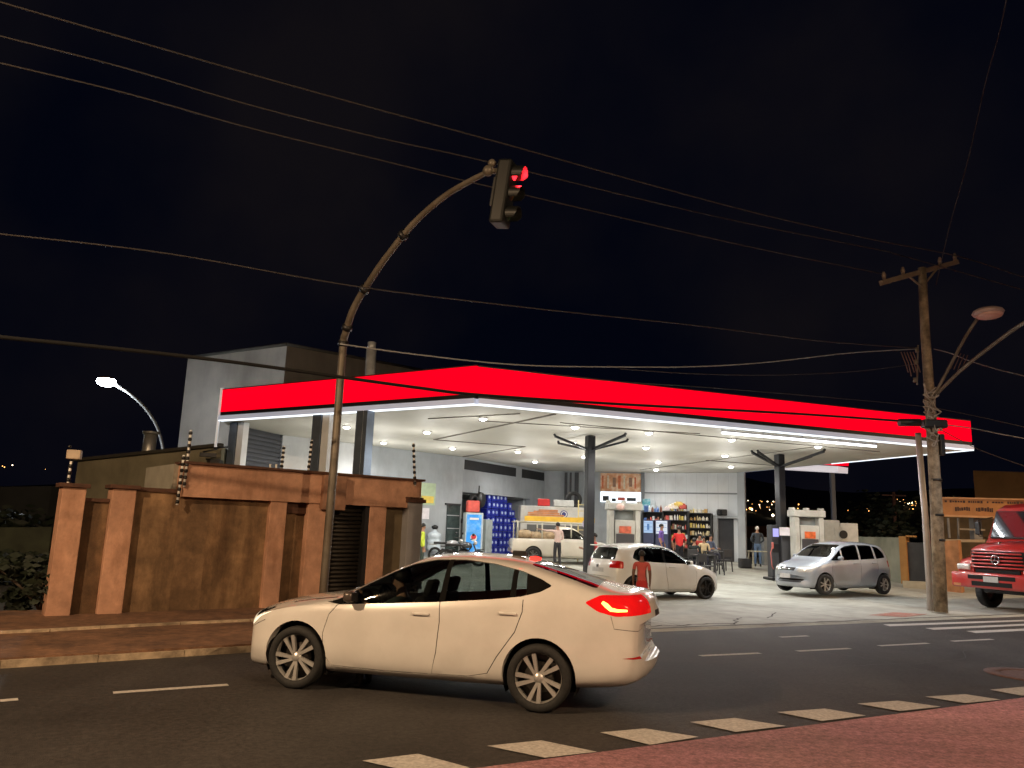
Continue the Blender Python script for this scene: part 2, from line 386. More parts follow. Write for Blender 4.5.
def car(S,name,label,loc,head,group=None,z=0,tilt=0):
    """head: world angle (radians) of the car's forward direction"""
    L=S['L']; ox=S['ox']
    root=thing(name,label,'car',(loc[0],loc[1],z),head+math.pi,group)
    root.rotation_euler=(0,tilt,head+math.pi)
    grp=bpy.data.objects.new('x',None)
    bm=car_shell(S)
    # shift x so the middle of the wheelbase is the origin
    side=lambda f:abs(f.normal.y)>.25 or True
    for (cx,r) in ((S['fw'],S['arch']),(S['rw'],S['arch'])):
        for s_ in (1,-1): cutpoly(bm,circ(cx,S['r']+.01,r)+[] ,'xz',lambda f:f.calc_center_median().y*s_>.45*S['W'][2][1],9)
    for cu in S['cuts']:
        bm.normal_update(); cutpoly(bm,cu[1],cu[0],cu[2],cu[3],cu[4] if len(cu)>4 else (0,))
    for v in bm.verts: v.co.x-=ox
    bm.normal_update(); bm.faces.index_update()
    # wheel-arch lips: extrude the rim of the opening inwards
    body=bm.copy(); bmesh.ops.delete(body,geom=[f for f in body.faces if f.material_index not in (0,)],context='FACES')
    be=[e for e in body.edges if len(e.link_faces)==1]
    lip=[e for e in be if any(abs(((e.verts[0].co+e.verts[1].co)/2-V(cx-ox,0,S['r']+.01)).xz.length-S['arch'])<.02 for cx in (S['fw'],S['rw']))]
    ret=bmesh.ops.extrude_edge_only(body,edges=lip)
    for g in ret['geom']:
        if isinstance(g,bmesh.types.BMVert): g.co.y-=.12*(1 if g.co.y>0 else -1)
    for f in body.faces: f.smooth=True; f.material_index=0
    other=[e for e in be if e not in lip and e.is_valid]
    ret=bmesh.ops.extrude_edge_only(body,edges=other)
    cen=V(L/2-ox,0,.6)
    nv=[g for g in ret['geom'] if isinstance(g,bmesh.types.BMVert)]
    for g in nv:
        d=(cen-g.co); d.x*=.25; g.co+=d.normalized()*.014
    body.normal_update()
    for e in body.edges:
        if len(e.link_faces)==2 and e.calc_face_angle(0)>R(40): e.smooth=False
    me=bpy.data.meshes.new('body'); body.to_mesh(me); body.free(); me.materials.append(S['paint'])
    bo=bpy.data.objects.new('body',me); COL.objects.link(bo); bo.parent=root
    parts={0:bo}
    names=S.get('names',{1:('window',S['glass'],.006),2:('windscreen',S['glass'],.005),3:('tail_light',S['tail'],0),4:('headlight',S['head'],0),5:('trim',MTB,.004),6:('seam',LIN,.006),7:('rear_window',S['glass'],.005)})
    for mi,(nm,mt,ins) in names.items():
        if nm in('seam','trim','grille'):
            isl={}
            for f in bm.faces:
                if f.material_index!=mi or f.index in isl: continue
                st=[f]; isl[f.index]=f.index
                while st:
                    g=st.pop()
                    for e in g.edges:
                        for h in e.link_faces:
                            if h.material_index==mi and h.index not in isl: isl[h.index]=f.index; st.append(h)
            for i_ in sorted(set(isl.values())):
                ids=[k for k,v_ in isl.items() if v_==i_]
                if len(ids)>2: take(bm,set(ids),'door_seam' if nm=='seam' else nm,mt,root,ins)
        elif nm=='window':
            split_extract(bm,mi,nm,mt,root,lambda c:(c.y>0,sum(c.x+ox>q for q in S['pillars'])),ins)
        elif nm in('tail_light','headlight','fog_light','reflector'):
            split_extract(bm,mi,nm,mt,root,lambda c:c.y>0,ins)
        else: extract(bm,mi,nm,mt,root,ins)
    bm.free()
    # wells, floor and interior
    for cx in (S['fw'],S['rw']):
        for s_ in (1,-1):
            wl=MB(); ww=S['track']; rad=S['arch']+.012; zc=S['r']+.01; A_=[];B_=[]
            for k in range(25):
                t=math.pi*(k/24*1.3-.15); p=(cx-ox+rad*math.cos(t),zc+rad*math.sin(t))
                A_.append(wl.bm.verts.new((p[0],(ww+.02)*s_,p[1]))); B_.append(wl.bm.verts.new((p[0],(ww-.25)*s_,p[1])))
            for k in range(24): wl.bm.faces.new((A_[k],A_[k+1],B_[k+1],B_[k]))
            wl.bm.faces.new(B_); wl.build('wheel_well',LIN,root)
    for cx,st in ((S['fw'],S.get('steer',0)),(S['rw'],0)):
        for s_ in (1,-1): make_wheel(S,root,cx-ox,s_,S['rim'],S['r'],S.get('tw',.2),S['r']*S.get('rk',.7),S.get('spokes',10),S.get('twist',0)*s_,S.get('paired',True),steer=st)
    SE=mat('seat_fabric',(.03,.03,.032),.9)
    for (sx,sy) in S.get('seats',((1.0,.36),(1.0,-.36))):
        s_=MB(); z0=S.get('seatz',.35)
        s_.box((sx-ox-.05,sy,z0+.1),(.5,.48,.16),bev=.04)
        M=Matrix.Translation((sx-ox+.25,sy,z0+.42))@Euler((0,R(18),0)).to_matrix().to_4x4()
        s_.box((0,0,0),(.14,.46,.6),bev=.05,M=M); s_.box((0,0,.40),(.09,.25,.17),bev=.03,M=M); s_.build('seat',SE,root)
    bx=S.get('bench')
    if bx:
        s_=MB(); z0=S.get('seatz',.35); s_.box((bx-ox,0,z0+.1),(.5,1.2,.16),bev=.04)
        M=Matrix.Translation((bx-ox+.3,0,z0+.4))@Euler((0,R(22),0)).to_matrix().to_4x4()
        s_.box((0,0,0),(.14,1.2,.58),bev=.05,M=M)
        for q in (-.38,0,.38): s_.box((0,q,.34),(.07,.2,.12),bev=.02,M=M)
        s_.build('rear_seat',SE,root)
    d=MB(); dx=S['dash']; d.box((dx-ox,0,S['dashz']-.1),(.35,S['W'][2][1]*1.5,.2),bev=.05); d.build('dashboard',LIN,root)
    sw=MB(); M=Matrix.Translation((dx-ox+.32,-S['drv'],S['dashz']+.0))@Euler((0,R(65),0)).to_matrix().to_4x4()
    sw.lathe([(.18+.014*math.cos(a),.014*math.sin(a)) for a in [k*math.pi/3 for k in range(6)]],M=M,n=24,close=True); sw.box((0,0,0),(.34,.04,.02),M=M); sw.box((0,0,-.02),(.1,.1,.04),M=M)
    sw.build('steering_wheel',LIN,root)
    # mirrors
    for s_ in (1,-1):
        mx,mz=S['mirror']; yy=S['mirror_y']*s_
        q=MB(); q.box((mx-ox,yy+.09*s_,mz),(.11,.17,.11),bev=.035); 
        o=q.build('mirror',S.get('mirror_mat',S['paint']),root); smooth_angle(o,60)
        q=MB(); q.box((mx-ox+.02,yy-.0*s_,mz-.045),(.06,.12,.035),bev=.01); q.box((mx-ox+.056,yy+.09*s_,mz),(.004,.14,.085),bev=.0); q.build('mirror_stem',BLK,o)
    for (hx,hz) in S['handles']:
        for s_ in (1,-1):
            yy=None; q=MB(); q.box((hx-ox,S['hy']*s_,hz),(.19,.03,.028),bev=.008); o=q.build('door_handle',S['paint'],root); smooth_angle(o,60)
    return root
GL=glass('car_glass',(.55,.6,.58),.02,.75); GLD=glass('tinted_glass',(.25,.27,.27),.03,.45)
TLR=mat('red_lens',(.45,.005,.005),.15,0,.1,20,coat=1,emit=(1,.01,.01),es=.55)
HLIT=mat('headlamp_lit',(.8,.75,.62),.15,.1,.1,25,coat=1,emit=(1,.84,.6),es=1.5)
TLO=mat('red_lens_unlit',(.5,.008,.006),.15,0,.1,20,coat=1)
HLC=mat('headlamp_lens',(.75,.74,.7),.12,.3,.15,25,coat=1)
ALU=mat('alloy_rim',(.60,.59,.57),.36,.6,.1)
BRIM=mat('black_rim',(.02,.02,.02),.3,.4)
white=paint('white_paint',(.72,.70,.66)); silver=paint('silver_paint',(.36,.40,.46),.3,.36); beige=paint('cream_paint',(.62,.58,.5))
sy_=lambda f:abs(f.normal.y)>.35
def both(S,ax,poly,filt,mi): S['cuts'].append((ax,poly,filt,mi))
def reg(f,lim): return abs(f.calc_center_median().y)>lim
# ---- sedan
SD=dict(L=4.665,fw=.93,rw=3.63,r=.325,arch=.375,track=.80,ox=2.28,paint=paint('sedan_white',(.74,.72,.69),rough=.25),glass=GL,tail=TLR,head=HLC,rim=ALU,
 top=[(0,.54),(.006,.60),(.02,.65),(.05,.69),(.12,.745),(.3,.825),(.6,.905),(1.0,.972),(1.2,1.005),(1.32,1.05),(1.7,1.23),(2.05,1.385),(2.3,1.462),(2.7,1.495),(3.05,1.482),(3.35,1.448),(3.65,1.382),(4.0,1.285),(4.2,1.222),(4.3,1.20),(4.45,1.185),(4.53,1.175),(4.58,1.155),(4.62,1.115),(4.645,1.06),(4.658,1.0),(4.665,.93)],
 bot=[(0,.40),(.01,.32),(.03,.25),(.12,.19),(.5,.17),(1.2,.18),(3.3,.20),(4.1,.24),(4.45,.28),(4.58,.33),(4.635,.40),(4.658,.46),(4.665,.52)],
 W=[(0,.56),(.02,.66),(.06,.74),(.14,.80),(.3,.855),(.55,.89),(1.0,.903),(3.7,.903),(4.1,.89),(4.4,.865),(4.56,.83),(4.63,.795),(4.665,.745)],
 belt=[(0,.50),(.1,.66),(.3,.76),(.6,.83),(1.0,.88),(2.0,.935),(3.2,1.03),(3.8,1.09),(4.4,1.07),(4.55,1.03),(4.665,.88)],
 crown=[(0,.03),(.4,.05),(1.2,.05),(1.8,.05),(2.5,.06),(3.3,.06),(4.2,.04),(4.665,.03)],tum=.42,
 sweep=[(0,.24),(.3,.22),(.8,.17),(1.3,.15),(2,.08),(2.6,0),(3.3,-.04),(4.2,-.09),(4.665,-.15)],cuts=[],pillars=(2.56,3.33),tw=.19,rk=.77,spokes=10,twist=.25,paired=True,
 seats=((1.9,.37),(1.9,-.37)),bench=2.9,mirror_mat=mat('mirror_dark',(.10,.08,.07),.3,.3),seatz=.30,dash=1.45,dashz=.93,drv=.37,mirror=(1.56,1.0),mirror_y=.84,handles=((2.36,.865),(3.3,.925)),hy=.893)
dlo=[(1.16,.93),(1.4,.905),(2.0,.95),(2.5,.99),(3.1,1.05),(3.42,1.095),(3.62,1.15),(3.74,1.215),(3.62,1.275),(3.4,1.345),(3.08,1.405),(2.75,1.432),(2.4,1.418),(2.1,1.35),(1.70,1.175)]
A=SD['cuts'].append
A(('xz',rr(dlo,.03),sy_,1))
for p in ([(2.53,.9),(2.60,.9),(2.62,1.5),(2.57,1.5)],[(3.30,.9),(3.37,.9),(3.36,1.5),(3.31,1.5)],[(3.50,.9),(4,.9),(4,1.5),(3.44,1.5)],[(1.1,.8),(1.42,.8),(1.46,1.2),(1.1,1.2)]):
    SD['cuts'].append(('xz',p,sy_,5,(1,)))
def addcuts(S):
    c=[]
    for q in S['cuts']: c.append(q)
    return c
A(('yz',rr([(-.66,1.05),(.66,1.05),(.54,1.385),(-.54,1.385)],.06),lambda f:f.normal.x<-.2 and f.calc_center_median().z>.98,2))
A(('xy',rr([(3.44,-.50),(4.14,-.64),(4.14,.64),(3.44,.50)],.08),lambda f:f.normal.z>.3 and f.normal.x>.12 and f.calc_center_median().z>1.1,7))
A(('xz',rr([(4.06,1.075),(4.20,1.15),(4.75,1.155),(4.75,.985),(4.34,.955),(4.18,.995)],.03),lambda f:reg(f,.44),3))
A(('xz',[(4.40,.565),(4.55,.585),(4.68,.60),(4.68,.565),(4.55,.555)],lambda f:reg(f,.55) and abs(f.normal.z)<.8,8))
A(('xz',rr([(-.1,.60),(-.1,.715),(.2,.745),(.62,.835),(.70,.86),(.62,.805),(.42,.72),(.30,.62)],.02),lambda f:reg(f,.42) and f.normal.z<.85,4))
A(('xz',[(.20,.735),(.30,.79),(.62,.872),(.66,.865),(.45,.77),(.30,.70)],lambda f:reg(f,.42) and f.normal.z<.9,5,(4,0)))
A(('yz',rr([(-.42,.70),(.42,.70),(.40,.62),(-.40,.62)],.02),lambda f:f.normal.x<-.2,5))
A(('yz',rr([(-.55,.50),(.55,.50),(.45,.30),(-.45,.30)],.05),lambda f:f.normal.x<-.2,5))
A(('yz',rr([(-.26,.99),(.26,.99),(.25,.86),(-.25,.86)],.02),lambda f:f.normal.x>.3,6))
for pts in ([(1.40,.925),(1.30,.80),(1.25,.6),(1.27,.40),(1.36,.275),(1.9,.262),(2.46,.27)],[(2.55,1.005),(2.57,.8),(2.55,.5),(2.50,.275),(2.9,.285),(3.10,.33),(3.20,.5),(3.38,.75),(3.45,.95),(3.45,1.07)],):
    A(('xz',line_poly(pts,.009),lambda f:abs(f.normal.y)>.3,6))
A(('xz',line_poly([(.0,.59),(.3,.60),(.5,.69)],.007),lambda f:reg(f,.3) and abs(f.normal.z)<.9,6))
A(('xz',line_poly([(4.30,.955),(4.33,.84),(4.75,.80)],.006),lambda f:abs(f.normal.z)<.9,6))
A(('xz',line_poly([(.72,.875),(1.0,.925),(1.3,.965)],.007),lambda f:reg(f,.4),6))
A(('xz',[(1.1,.10),(3.45,.10),(3.45,.215),(1.1,.20)],lambda f:abs(f.normal.y)>.3,5))
SD['names']={1:('window',GL,.006),2:('windscreen',GL,.005),3:('tail_light',TLR,-.002),4:('headlight',HLIT,0),5:('trim',MTB,.004),6:('seam',LIN,.006),7:('rear_window',GL,.005),8:('reflector',TLO,-.002)}
def stretch(x): return x+max(0,x-3.9)*.11
for k in ('top','bot','W','belt','crown','sweep'): SD[k]=[(stretch(a),b) for a,b in SD[k]]
SD['L']=stretch(SD['L']); SD['cuts']=[(c[0],[(stretch(x),y) for x,y in c[1]] if c[0]!='yz' else c[1])+tuple(c[2:]) for c in SD['cuts']]
f=G(296,690); b=G(539,709)
d=(f-b); d.z=0; hd=math.atan2(d.y,d.x)+R(4.5)*-1; mid=(f+b)/2; nn=V(-math.sin(hd),math.cos(hd),0)*-1
cpos=mid+nn*.80+V(math.cos(hd),math.sin(hd),0)*.02
SEDAN=(cpos.x,cpos.y)
sedan=car(SD,'sedan_car','white four-door sedan crossing the road in front, its brake lights glowing red',(cpos.x,cpos.y),hd)

def sbox(name,c,d,mt,bev=0,rot=None,par=None):
    b=MB(); M=Matrix.Translation((c[0]-2.28,c[1],c[2]))
    if rot: M=M@rot
    b.box((0,0,0),d,bev=bev,M=M); o=b.build(name,mt); o.parent=par or sedan; return o
hot=emis('brake_lamp_core',(1,.28,.05),9)
for s_ in (1,-1):
    par=[o for o in sedan.children if o.name.startswith('tail_light') and (sum(v.co.y for v in o.data.vertices)/len(o.data.vertices)>0)==(s_>0)]
    par=par[0] if par else sedan
    # core elements sampled onto the lens surface
    vs=[v.co for v in par.data.vertices]
    def on(x,z): 
        c=min(vs,key=lambda v:(v.x-x)**2+(v.z-z)**2+(0 if v.y*s_>.5 else 1)); return V(x,c.y,z)
    X=lambda q: stretch(q)-2.28
    b=MB(); P=[on(X(a),z)+V(0,s_*.004,0) for a,z in ((4.22,1.085),(4.26,1.055),(4.30,1.02),(4.36,1.012),(4.44,1.015))]
    b.tube(P,[.016,.024,.020,.014,.010],8); o=b.build('lamp_core',hot); o.parent=par
sbox('high_brake_light',(3.37,0,1.452),(.08,.26,.03),emis('brake_bar',(1,.03,.02),3.5),.008,Euler((0,R(12),0)).to_matrix().to_4x4())
sbox('shark_antenna',(3.18,0,1.50),(.16,.03,.06),BLK,.012)
# ---- white hatchback seen from behind
HB=dict(L=3.9,fw=.78,rw=3.245,r=.30,arch=.345,track=.74,ox=2.01,paint=paint('hatch_white',(.80,.80,.78)),glass=GLD,tail=TLO,head=HLC,rim=BRIM,
 top=[(0,.5),(.01,.62),(.06,.70),(.3,.80),(.6,.89),(1.0,.965),(1.12,1.0),(1.5,1.21),(1.85,1.375),(2.1,1.432),(2.5,1.46),(3.0,1.45),(3.4,1.40),(3.52,1.37),(3.62,1.28),(3.75,1.08),(3.80,.98),(3.86,.9),(3.885,.75),(3.9,.6)],
 bot=[(0,.36),(.02,.26),(.1,.2),(.5,.18),(3.2,.20),(3.6,.26),(3.85,.32),(3.9,.42)],
 W=[(0,.55),(.03,.65),(.12,.74),(.3,.79),(.6,.82),(3.3,.825),(3.6,.79),(3.8,.74),(3.87,.70),(3.9,.64)],
 belt=[(0,.5),(.1,.64),(.3,.74),(.8,.86),(2.0,.93),(3.3,.98),(3.7,.93),(3.9,.7)],
 crown=[(0,.03),(.4,.05),(1.5,.05),(3.3,.06),(3.9,.03)],tum=.36,
 sweep=[(0,.22),(.5,.18),(1.2,.13),(2,.05),(3.2,-.03),(3.6,-.09),(3.9,-.13)],cuts=[],pillars=(2.2,3.02),tw=.19,rk=.76,spokes=5,twist=.1,paired=True,
 seats=((1.75,.35),(1.75,-.35)),bench=2.6,seatz=.32,dash=1.3,dashz=.92,drv=.35,mirror=(1.40,.98),mirror_y=.77,handles=((2.0,.86),(2.85,.9)),hy=.815)
A=HB['cuts'].append
A(('xz',rr([(1.25,.935),(2.2,.965),(3.1,1.0),(3.28,1.08),(3.16,1.27),(2.95,1.36),(2.5,1.39),(2.1,1.365),(1.85,1.30),(1.5,1.12)],.05),sy_,1))
for p in ([(2.16,.9),(2.24,.9),(2.26,1.5),(2.20,1.5)],[(2.98,.9),(3.03,.9),(3.00,1.5),(2.95,1.5)]): A(('xz',p,sy_,5,(1,)))
A(('yz',rr([(-.6,1.02),(.6,1.02),(.5,1.37),(-.5,1.37)],.06),lambda f:f.normal.x<-.2 and f.calc_center_median().z>.97,2))
A(('yz',rr([(-.55,1.02),(.55,1.02),(.47,1.33),(-.47,1.33)],.06),lambda f:f.normal.x>.25 and f.calc_center_median().z>.97,7))
A(('xz',rr([(3.58,.80),(3.56,.98),(3.66,1.0),(3.95,.98),(3.95,.82)],.04),lambda f:reg(f,.44) and f.normal.z<.7,3))
A(('xz',rr([(-.1,.56),(-.1,.70),(.3,.77),(.55,.82),(.5,.72),(.3,.6)],.03),lambda f:reg(f,.40) and f.normal.z<.85,4))
A(('yz',rr([(-.26,.80),(.26,.80),(.26,.69),(-.26,.69)],.02),lambda f:f.normal.x>.3,8))
A(('xz',line_poly([(1.2,.92),(1.12,.7),(1.15,.4),(1.3,.26),(2.1,.26),(2.18,.6),(2.2,.96)],.009),lambda f:abs(f.normal.y)>.3,6))
A(('xz',line_poly([(2.2,.26),(2.7,.27),(2.88,.5),(3.1,.8),(3.12,1.0)],.009),lambda f:abs(f.normal.y)>.3,6))
HB['names']={1:('window',GLD,.006),2:('windscreen',GL,.005),3:('tail_light',TLO,0),4:('headlight',HLC,0),5:('trim',MTB,.004),6:('seam',LIN,.006),7:('rear_window',GLD,.005),8:('number_plate',mat('plate_grey',(.5,.5,.5),.5,0,.1,20),-.004)}
def place(S,contact,th,side,xw,z=None):
    """contact: world point of a wheel; side -1 left/+1 right; xw: car x of that wheel; th: heading"""
    h=V(math.cos(th),math.sin(th),0); l=V(-h.y,h.x,0); p=Vector(contact)-h*(S['ox']-xw)-l*(S['track']+.05)*(-side)
    return p
th=R(28); p=place(HB,V(5.58,22.0,0),th,1,.78)
hatch=car(HB,'hatchback_car','white hatchback with black wheels under the canopy, seen from behind beside the column',(p.x,p.y),th,z=gz(22))
q=MB(); q.box((HB['L']-HB['ox']-.02,0,.84),(.02,.09,.09),bev=.02); q.build('badge',CHR,hatch)
q=MB(); q.box((HB['L']-HB['ox']-.22,0,1.375),(.26,.95,.03),bev=.01); q.build('spoiler',HB['paint'],hatch)
# ---- silver people carrier seen from the front
MV=dict(L=4.04,fw=.80,rw=3.43,r=.31,arch=.355,track=.76,ox=2.115,paint=silver,glass=GLD,tail=TLO,head=HLC,rim=ALU,
 top=[(0,.55),(.01,.66),(.05,.76),(.2,.85),(.5,.955),(.8,1.03),(.95,1.10),(1.3,1.31),(1.65,1.49),(1.85,1.55),(2.3,1.60),(2.9,1.61),(3.4,1.575),(3.62,1.53),(3.75,1.42),(3.9,1.15),(3.95,1.03),(4.0,.9),(4.03,.7)],
 bot=[(0,.38),(.02,.28),(.1,.2),(.5,.18),(3.4,.2),(3.8,.27),(4.0,.33),(4.04,.42)],
 W=[(0,.58),(.03,.68),(.12,.76),(.3,.81),(.6,.84),(3.4,.845),(3.75,.81),(3.95,.75),(4.04,.66)],
 belt=[(0,.52),(.1,.68),(.3,.78),(.8,.92),(2.0,1.0),(3.4,1.04),(3.8,1.0),(4.04,.7)],
 crown=[(0,.03),(.4,.05),(1.5,.06),(3.3,.06),(4.04,.03)],tum=.30,
 sweep=[(0,.26),(.5,.2),(1.2,.14),(2,.05),(3.2,-.03),(3.7,-.08),(4.04,-.12)],cuts=[],pillars=(1.62,2.40,3.15),tw=.18,rk=.68,spokes=7,twist=0,paired=True,
 seats=((1.8,.36),(1.8,-.36)),bench=2.7,seatz=.45,dash=1.15,dashz=1.02,drv=.36,mirror=(1.42,1.10),mirror_y=.80,handles=((2.15,.95),(3.0,.97)),hy=.835,steer=R(-8))
A=MV['cuts'].append
A(('xz',rr([(1.13,1.02),(1.6,1.03),(2.4,1.06),(3.2,1.10),(3.62,1.14),(3.58,1.28),(3.35,1.46),(2.9,1.51),(2.3,1.51),(1.9,1.46),(1.66,1.37)],.05),sy_,1))
for p in ([(1.56,1.0),(1.62,1.0),(1.72,1.6),(1.66,1.6)],[(2.36,1.0),(2.44,1.0),(2.46,1.6),(2.40,1.6)],[(3.10,1.0),(3.18,1.0),(3.12,1.6),(3.06,1.6)]): A(('xz',p,sy_,0,(1,)))
A(('yz',rr([(-.64,1.11),(.64,1.11),(.54,1.50),(-.54,1.50)],.06),lambda f:f.normal.x<-.2 and f.calc_center_median().z>1.05,2))
A(('yz',rr([(-.56,1.08),(.56,1.08),(.49,1.48),(-.49,1.48)],.06),lambda f:f.normal.x>.25 and f.calc_center_median().z>1.03,7))
A(('xz',rr([(3.7,.85),(3.68,1.05),(4.1,1.05),(4.1,.85)],.04),lambda f:reg(f,.46) and f.normal.z<.7,3))
A(('xz',rr([(-.1,.62),(-.1,.78),(.25,.86),(.60,.93),(.55,.80),(.3,.66)],.03),lambda f:reg(f,.38) and f.normal.z<.85,4))
A(('yz',rr([(-.33,.78),(.33,.78),(.28,.68),(-.28,.68)],.02),lambda f:f.normal.x<-.2,8))
A(('yz',rr([(-.50,.44),(.50,.44),(.45,.34),(-.45,.34)],.03),lambda f:f.normal.x<-.2,8))
A(('xz',line_poly([(1.22,1.02),(1.10,.8),(1.12,.45),(1.3,.27),(2.32,.27),(2.38,.6),(2.40,1.05)],.01),lambda f:abs(f.normal.y)>.3,6))
A(('xz',line_poly([(2.42,.27),(2.9,.28),(3.05,.5),(3.18,.8),(3.18,1.08)],.01),lambda f:abs(f.normal.y)>.3,6))
MV['names']={1:('window',GLD,.006),2:('windscreen',GLD,.005),3:('tail_light',TLO,0),4:('headlight',HLC,0),8:('grille',BLK,.006),6:('seam',LIN,.006),7:('rear_window',GLD,.005)}
c_,s_=math.cos(R(27)),math.sin(R(27)); th=math.atan2(-s_,-c_)
p=place(MV,V(9.68,23.9,0),th,-1,.80)
mpv=car(MV,'minivan_car','silver people carrier parked beside the pumps, front towards the road',(p.x,p.y),th,z=gz(24)+.09)
q=MB(); q.box((-MV['ox']-.015,0,.73),(.03,.60,.022),bev=.005); q.box((-MV['ox']-.02,0,.73),(.02,.13,.045),bev=.01); q.build('grille_bar',CHR,mpv)
PL=mat('plate_grey',(.5,.5,.5),.5,0,.1,20)
q=MB(); q.box((-MV['ox']-.01,0,.52),(.02,.40,.13)); q.build('number_plate',PL,mpv)
# ---- cream pickup with ladder rack
PK=dict(L=4.4,fw=.80,rw=3.50,r=.31,arch=.36,track=.75,ox=2.15,paint=beige,glass=GLD,tail=TLO,head=HLC,rim=mat('steel_rim',(.2,.2,.2),.5,.6),
 top=[(0,.5),(.02,.66),(.08,.74),(.5,.88),(1.0,.98),(1.1,1.02),(1.5,1.27),(1.75,1.42),(2.0,1.48),(2.3,1.49),(2.44,1.46),(2.50,1.05),(2.56,.98),(3.5,.97),(4.3,.96),(4.37,.9),(4.4,.7)],
 bot=[(0,.36),(.03,.26),(.5,.2),(3.5,.26),(4.2,.32),(4.4,.42)],
 W=[(0,.6),(.05,.72),(.3,.79),(.6,.82),(4.2,.82),(4.35,.80),(4.4,.76)],
 belt=[(0,.5),(.2,.7),(.8,.88),(2.4,.95),(4.3,.94),(4.4,.7)],crown=[(0,.03),(1.5,.05),(2.3,.05),(2.6,.02),(4.4,.02)],tum=.32,
 sweep=[(0,.2),(.5,.16),(1.2,.12),(2,.04),(2.4,0),(4.4,-.03)],cuts=[],pillars=(),tw=.18,rk=.68,spokes=8,seats=((1.75,.35),(1.75,-.35)),seatz=.38,dash=1.25,dashz=.95,drv=.35,
 mirror=(1.38,1.02),mirror_y=.78,handles=((2.1,.86),),hy=.815)
A=PK['cuts'].append
A(('xz',rr([(1.22,.98),(2.35,.99),(2.33,1.36),(1.9,1.38),(1.62,1.27)],.04),sy_,1))
A(('yz',rr([(-.6,1.05),(.6,1.05),(.5,1.40),(-.5,1.40)],.06),lambda f:f.normal.x<-.2 and f.calc_center_median().z>1,2))
A(('xz',line_poly([(1.2,.95),(1.15,.6),(1.25,.3),(2.3,.3),(2.40,.6),(2.40,.95)],.01),lambda f:abs(f.normal.y)>.3,6))
PK['names']={1:('window',GLD,.006),2:('windscreen',GLD,.005),6:('seam',LIN,.006)}
# ------------------------------------------------------------------ ground, road, pavements
def seg_sheet(name,poly,z,mt,thick=0,kind='structure'):
    b=MB(); 
    if thick: b.prism(poly,thick,z0=z-thick)
    else: b.quad(*[(x,y,z) for x,y in poly])
    o=b.build(name,mt); o['kind']=kind; return o
RD=V(.877,.480,0); RN=V(-.480,.877,0); K0=G(655,632)   # road direction, normal to the far side
K0=V(K0.x,K0.y,0)
def rp(u,v): p=K0+RD*u+RN*v; return (p.x,p.y)
dirt=mat('night_earth',(.045,.04,.03),.95,0,.4,.3,.3,stain=((.02,.03,.012),.8),sscale=.15)
asph=speckle(mat('asphalt',(.033,.029,.027),.68,0,.28,60,.6,stain=((.060,.054,.050),.7,(1,.25,1)),sscale=.5,bscale=120,spec=.5),17,.55,1.6,.35,.65,1.4,(.35,1,1))
asph2=mat('red_lit_asphalt',(.40,.19,.215),.75,0,.25,50,.6,stain=((.40,.21,.21),.8,(1,.3,1)),sscale=.8,bscale=90); speckle(asph2,16,.6,1.5,.5,.6,1.4,(.3,1.2,1))  # separate surfacing, with red light falling on it painted into the pink colour
conc=mat('forecourt_concrete',(.42,.42,.37),.65,0,.12,3,.15,stain=((.24,.22,.18),.75),sscale=.45,bscale=40)
pav=mat('clay_paving',(.20,.105,.058),.85,0,.3,7,.5,stain=((.12,.065,.04),.8),sscale=1.2,bscale=30); speckle(pav,22,.8,1.2,.7,.75,1.25)
kerbm=mat('kerb_concrete',(.52,.40,.27),.85,0,.3,5,.4,stain=((.2,.15,.1),.8),sscale=3,bscale=40)
linem=mat('worn_road_paint',(.55,.52,.48),.75,0,.2,30,.3,stain=((.30,.27,.25),.4),sscale=28)
# terrain: flat lot falling to a valley, hills beyond
b=MB(); N_=70
def hz(x,y):
    d=math.hypot(x,y); a=math.atan2(x,y)
    if d<70: return -.03
    v=-14*min(1,(d-70)/180)
    v+=max(0,(d-330))*.10*(1+.35*math.sin(a*5+1)+.2*math.sin(a*13)) if d<1400 else 107*(1+.35*math.sin(a*5+1)+.2*math.sin(a*13))
    return v
rad=[0,20,45,70,100,140,190,250,330,450,600,800,1000,1200,1400,2200,5000]
rings=[[b.bm.verts.new((r*math.sin(2*math.pi*k/120),r*math.cos(2*math.pi*k/120),hz(r*math.sin(2*math.pi*k/120),r*math.cos(2*math.pi*k/120)))) for k in range(120)] for r in rad[1:]]
c=b.bm.verts.new((0,0,-.03))
for k in range(120): b.bm.faces.new((c,rings[0][k],rings[0][(k+1)%120]))
for i in range(len(rings)-1):
    for k in range(120): b.bm.faces.new((rings[i][k],rings[i+1][k],rings[i+1][(k+1)%120],rings[i][(k+1)%120]))
o=b.build('ground',dirt,smooth=True); o['kind']='structure'
seg_sheet('road',[rp(-60,-30),rp(60,-30),rp(60,0),rp(-60,0)],0.0,asph)
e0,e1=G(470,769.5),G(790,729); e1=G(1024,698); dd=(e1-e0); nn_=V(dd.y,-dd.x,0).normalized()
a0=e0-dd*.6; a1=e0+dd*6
seg_sheet('resurfaced_lane',[(a0.x,a0.y),(a0.x+nn_.x*9,a0.y+nn_.y*9),(a1.x+nn_.x*9,a1.y+nn_.y*9),(a1.x,a1.y)],.006,asph2)
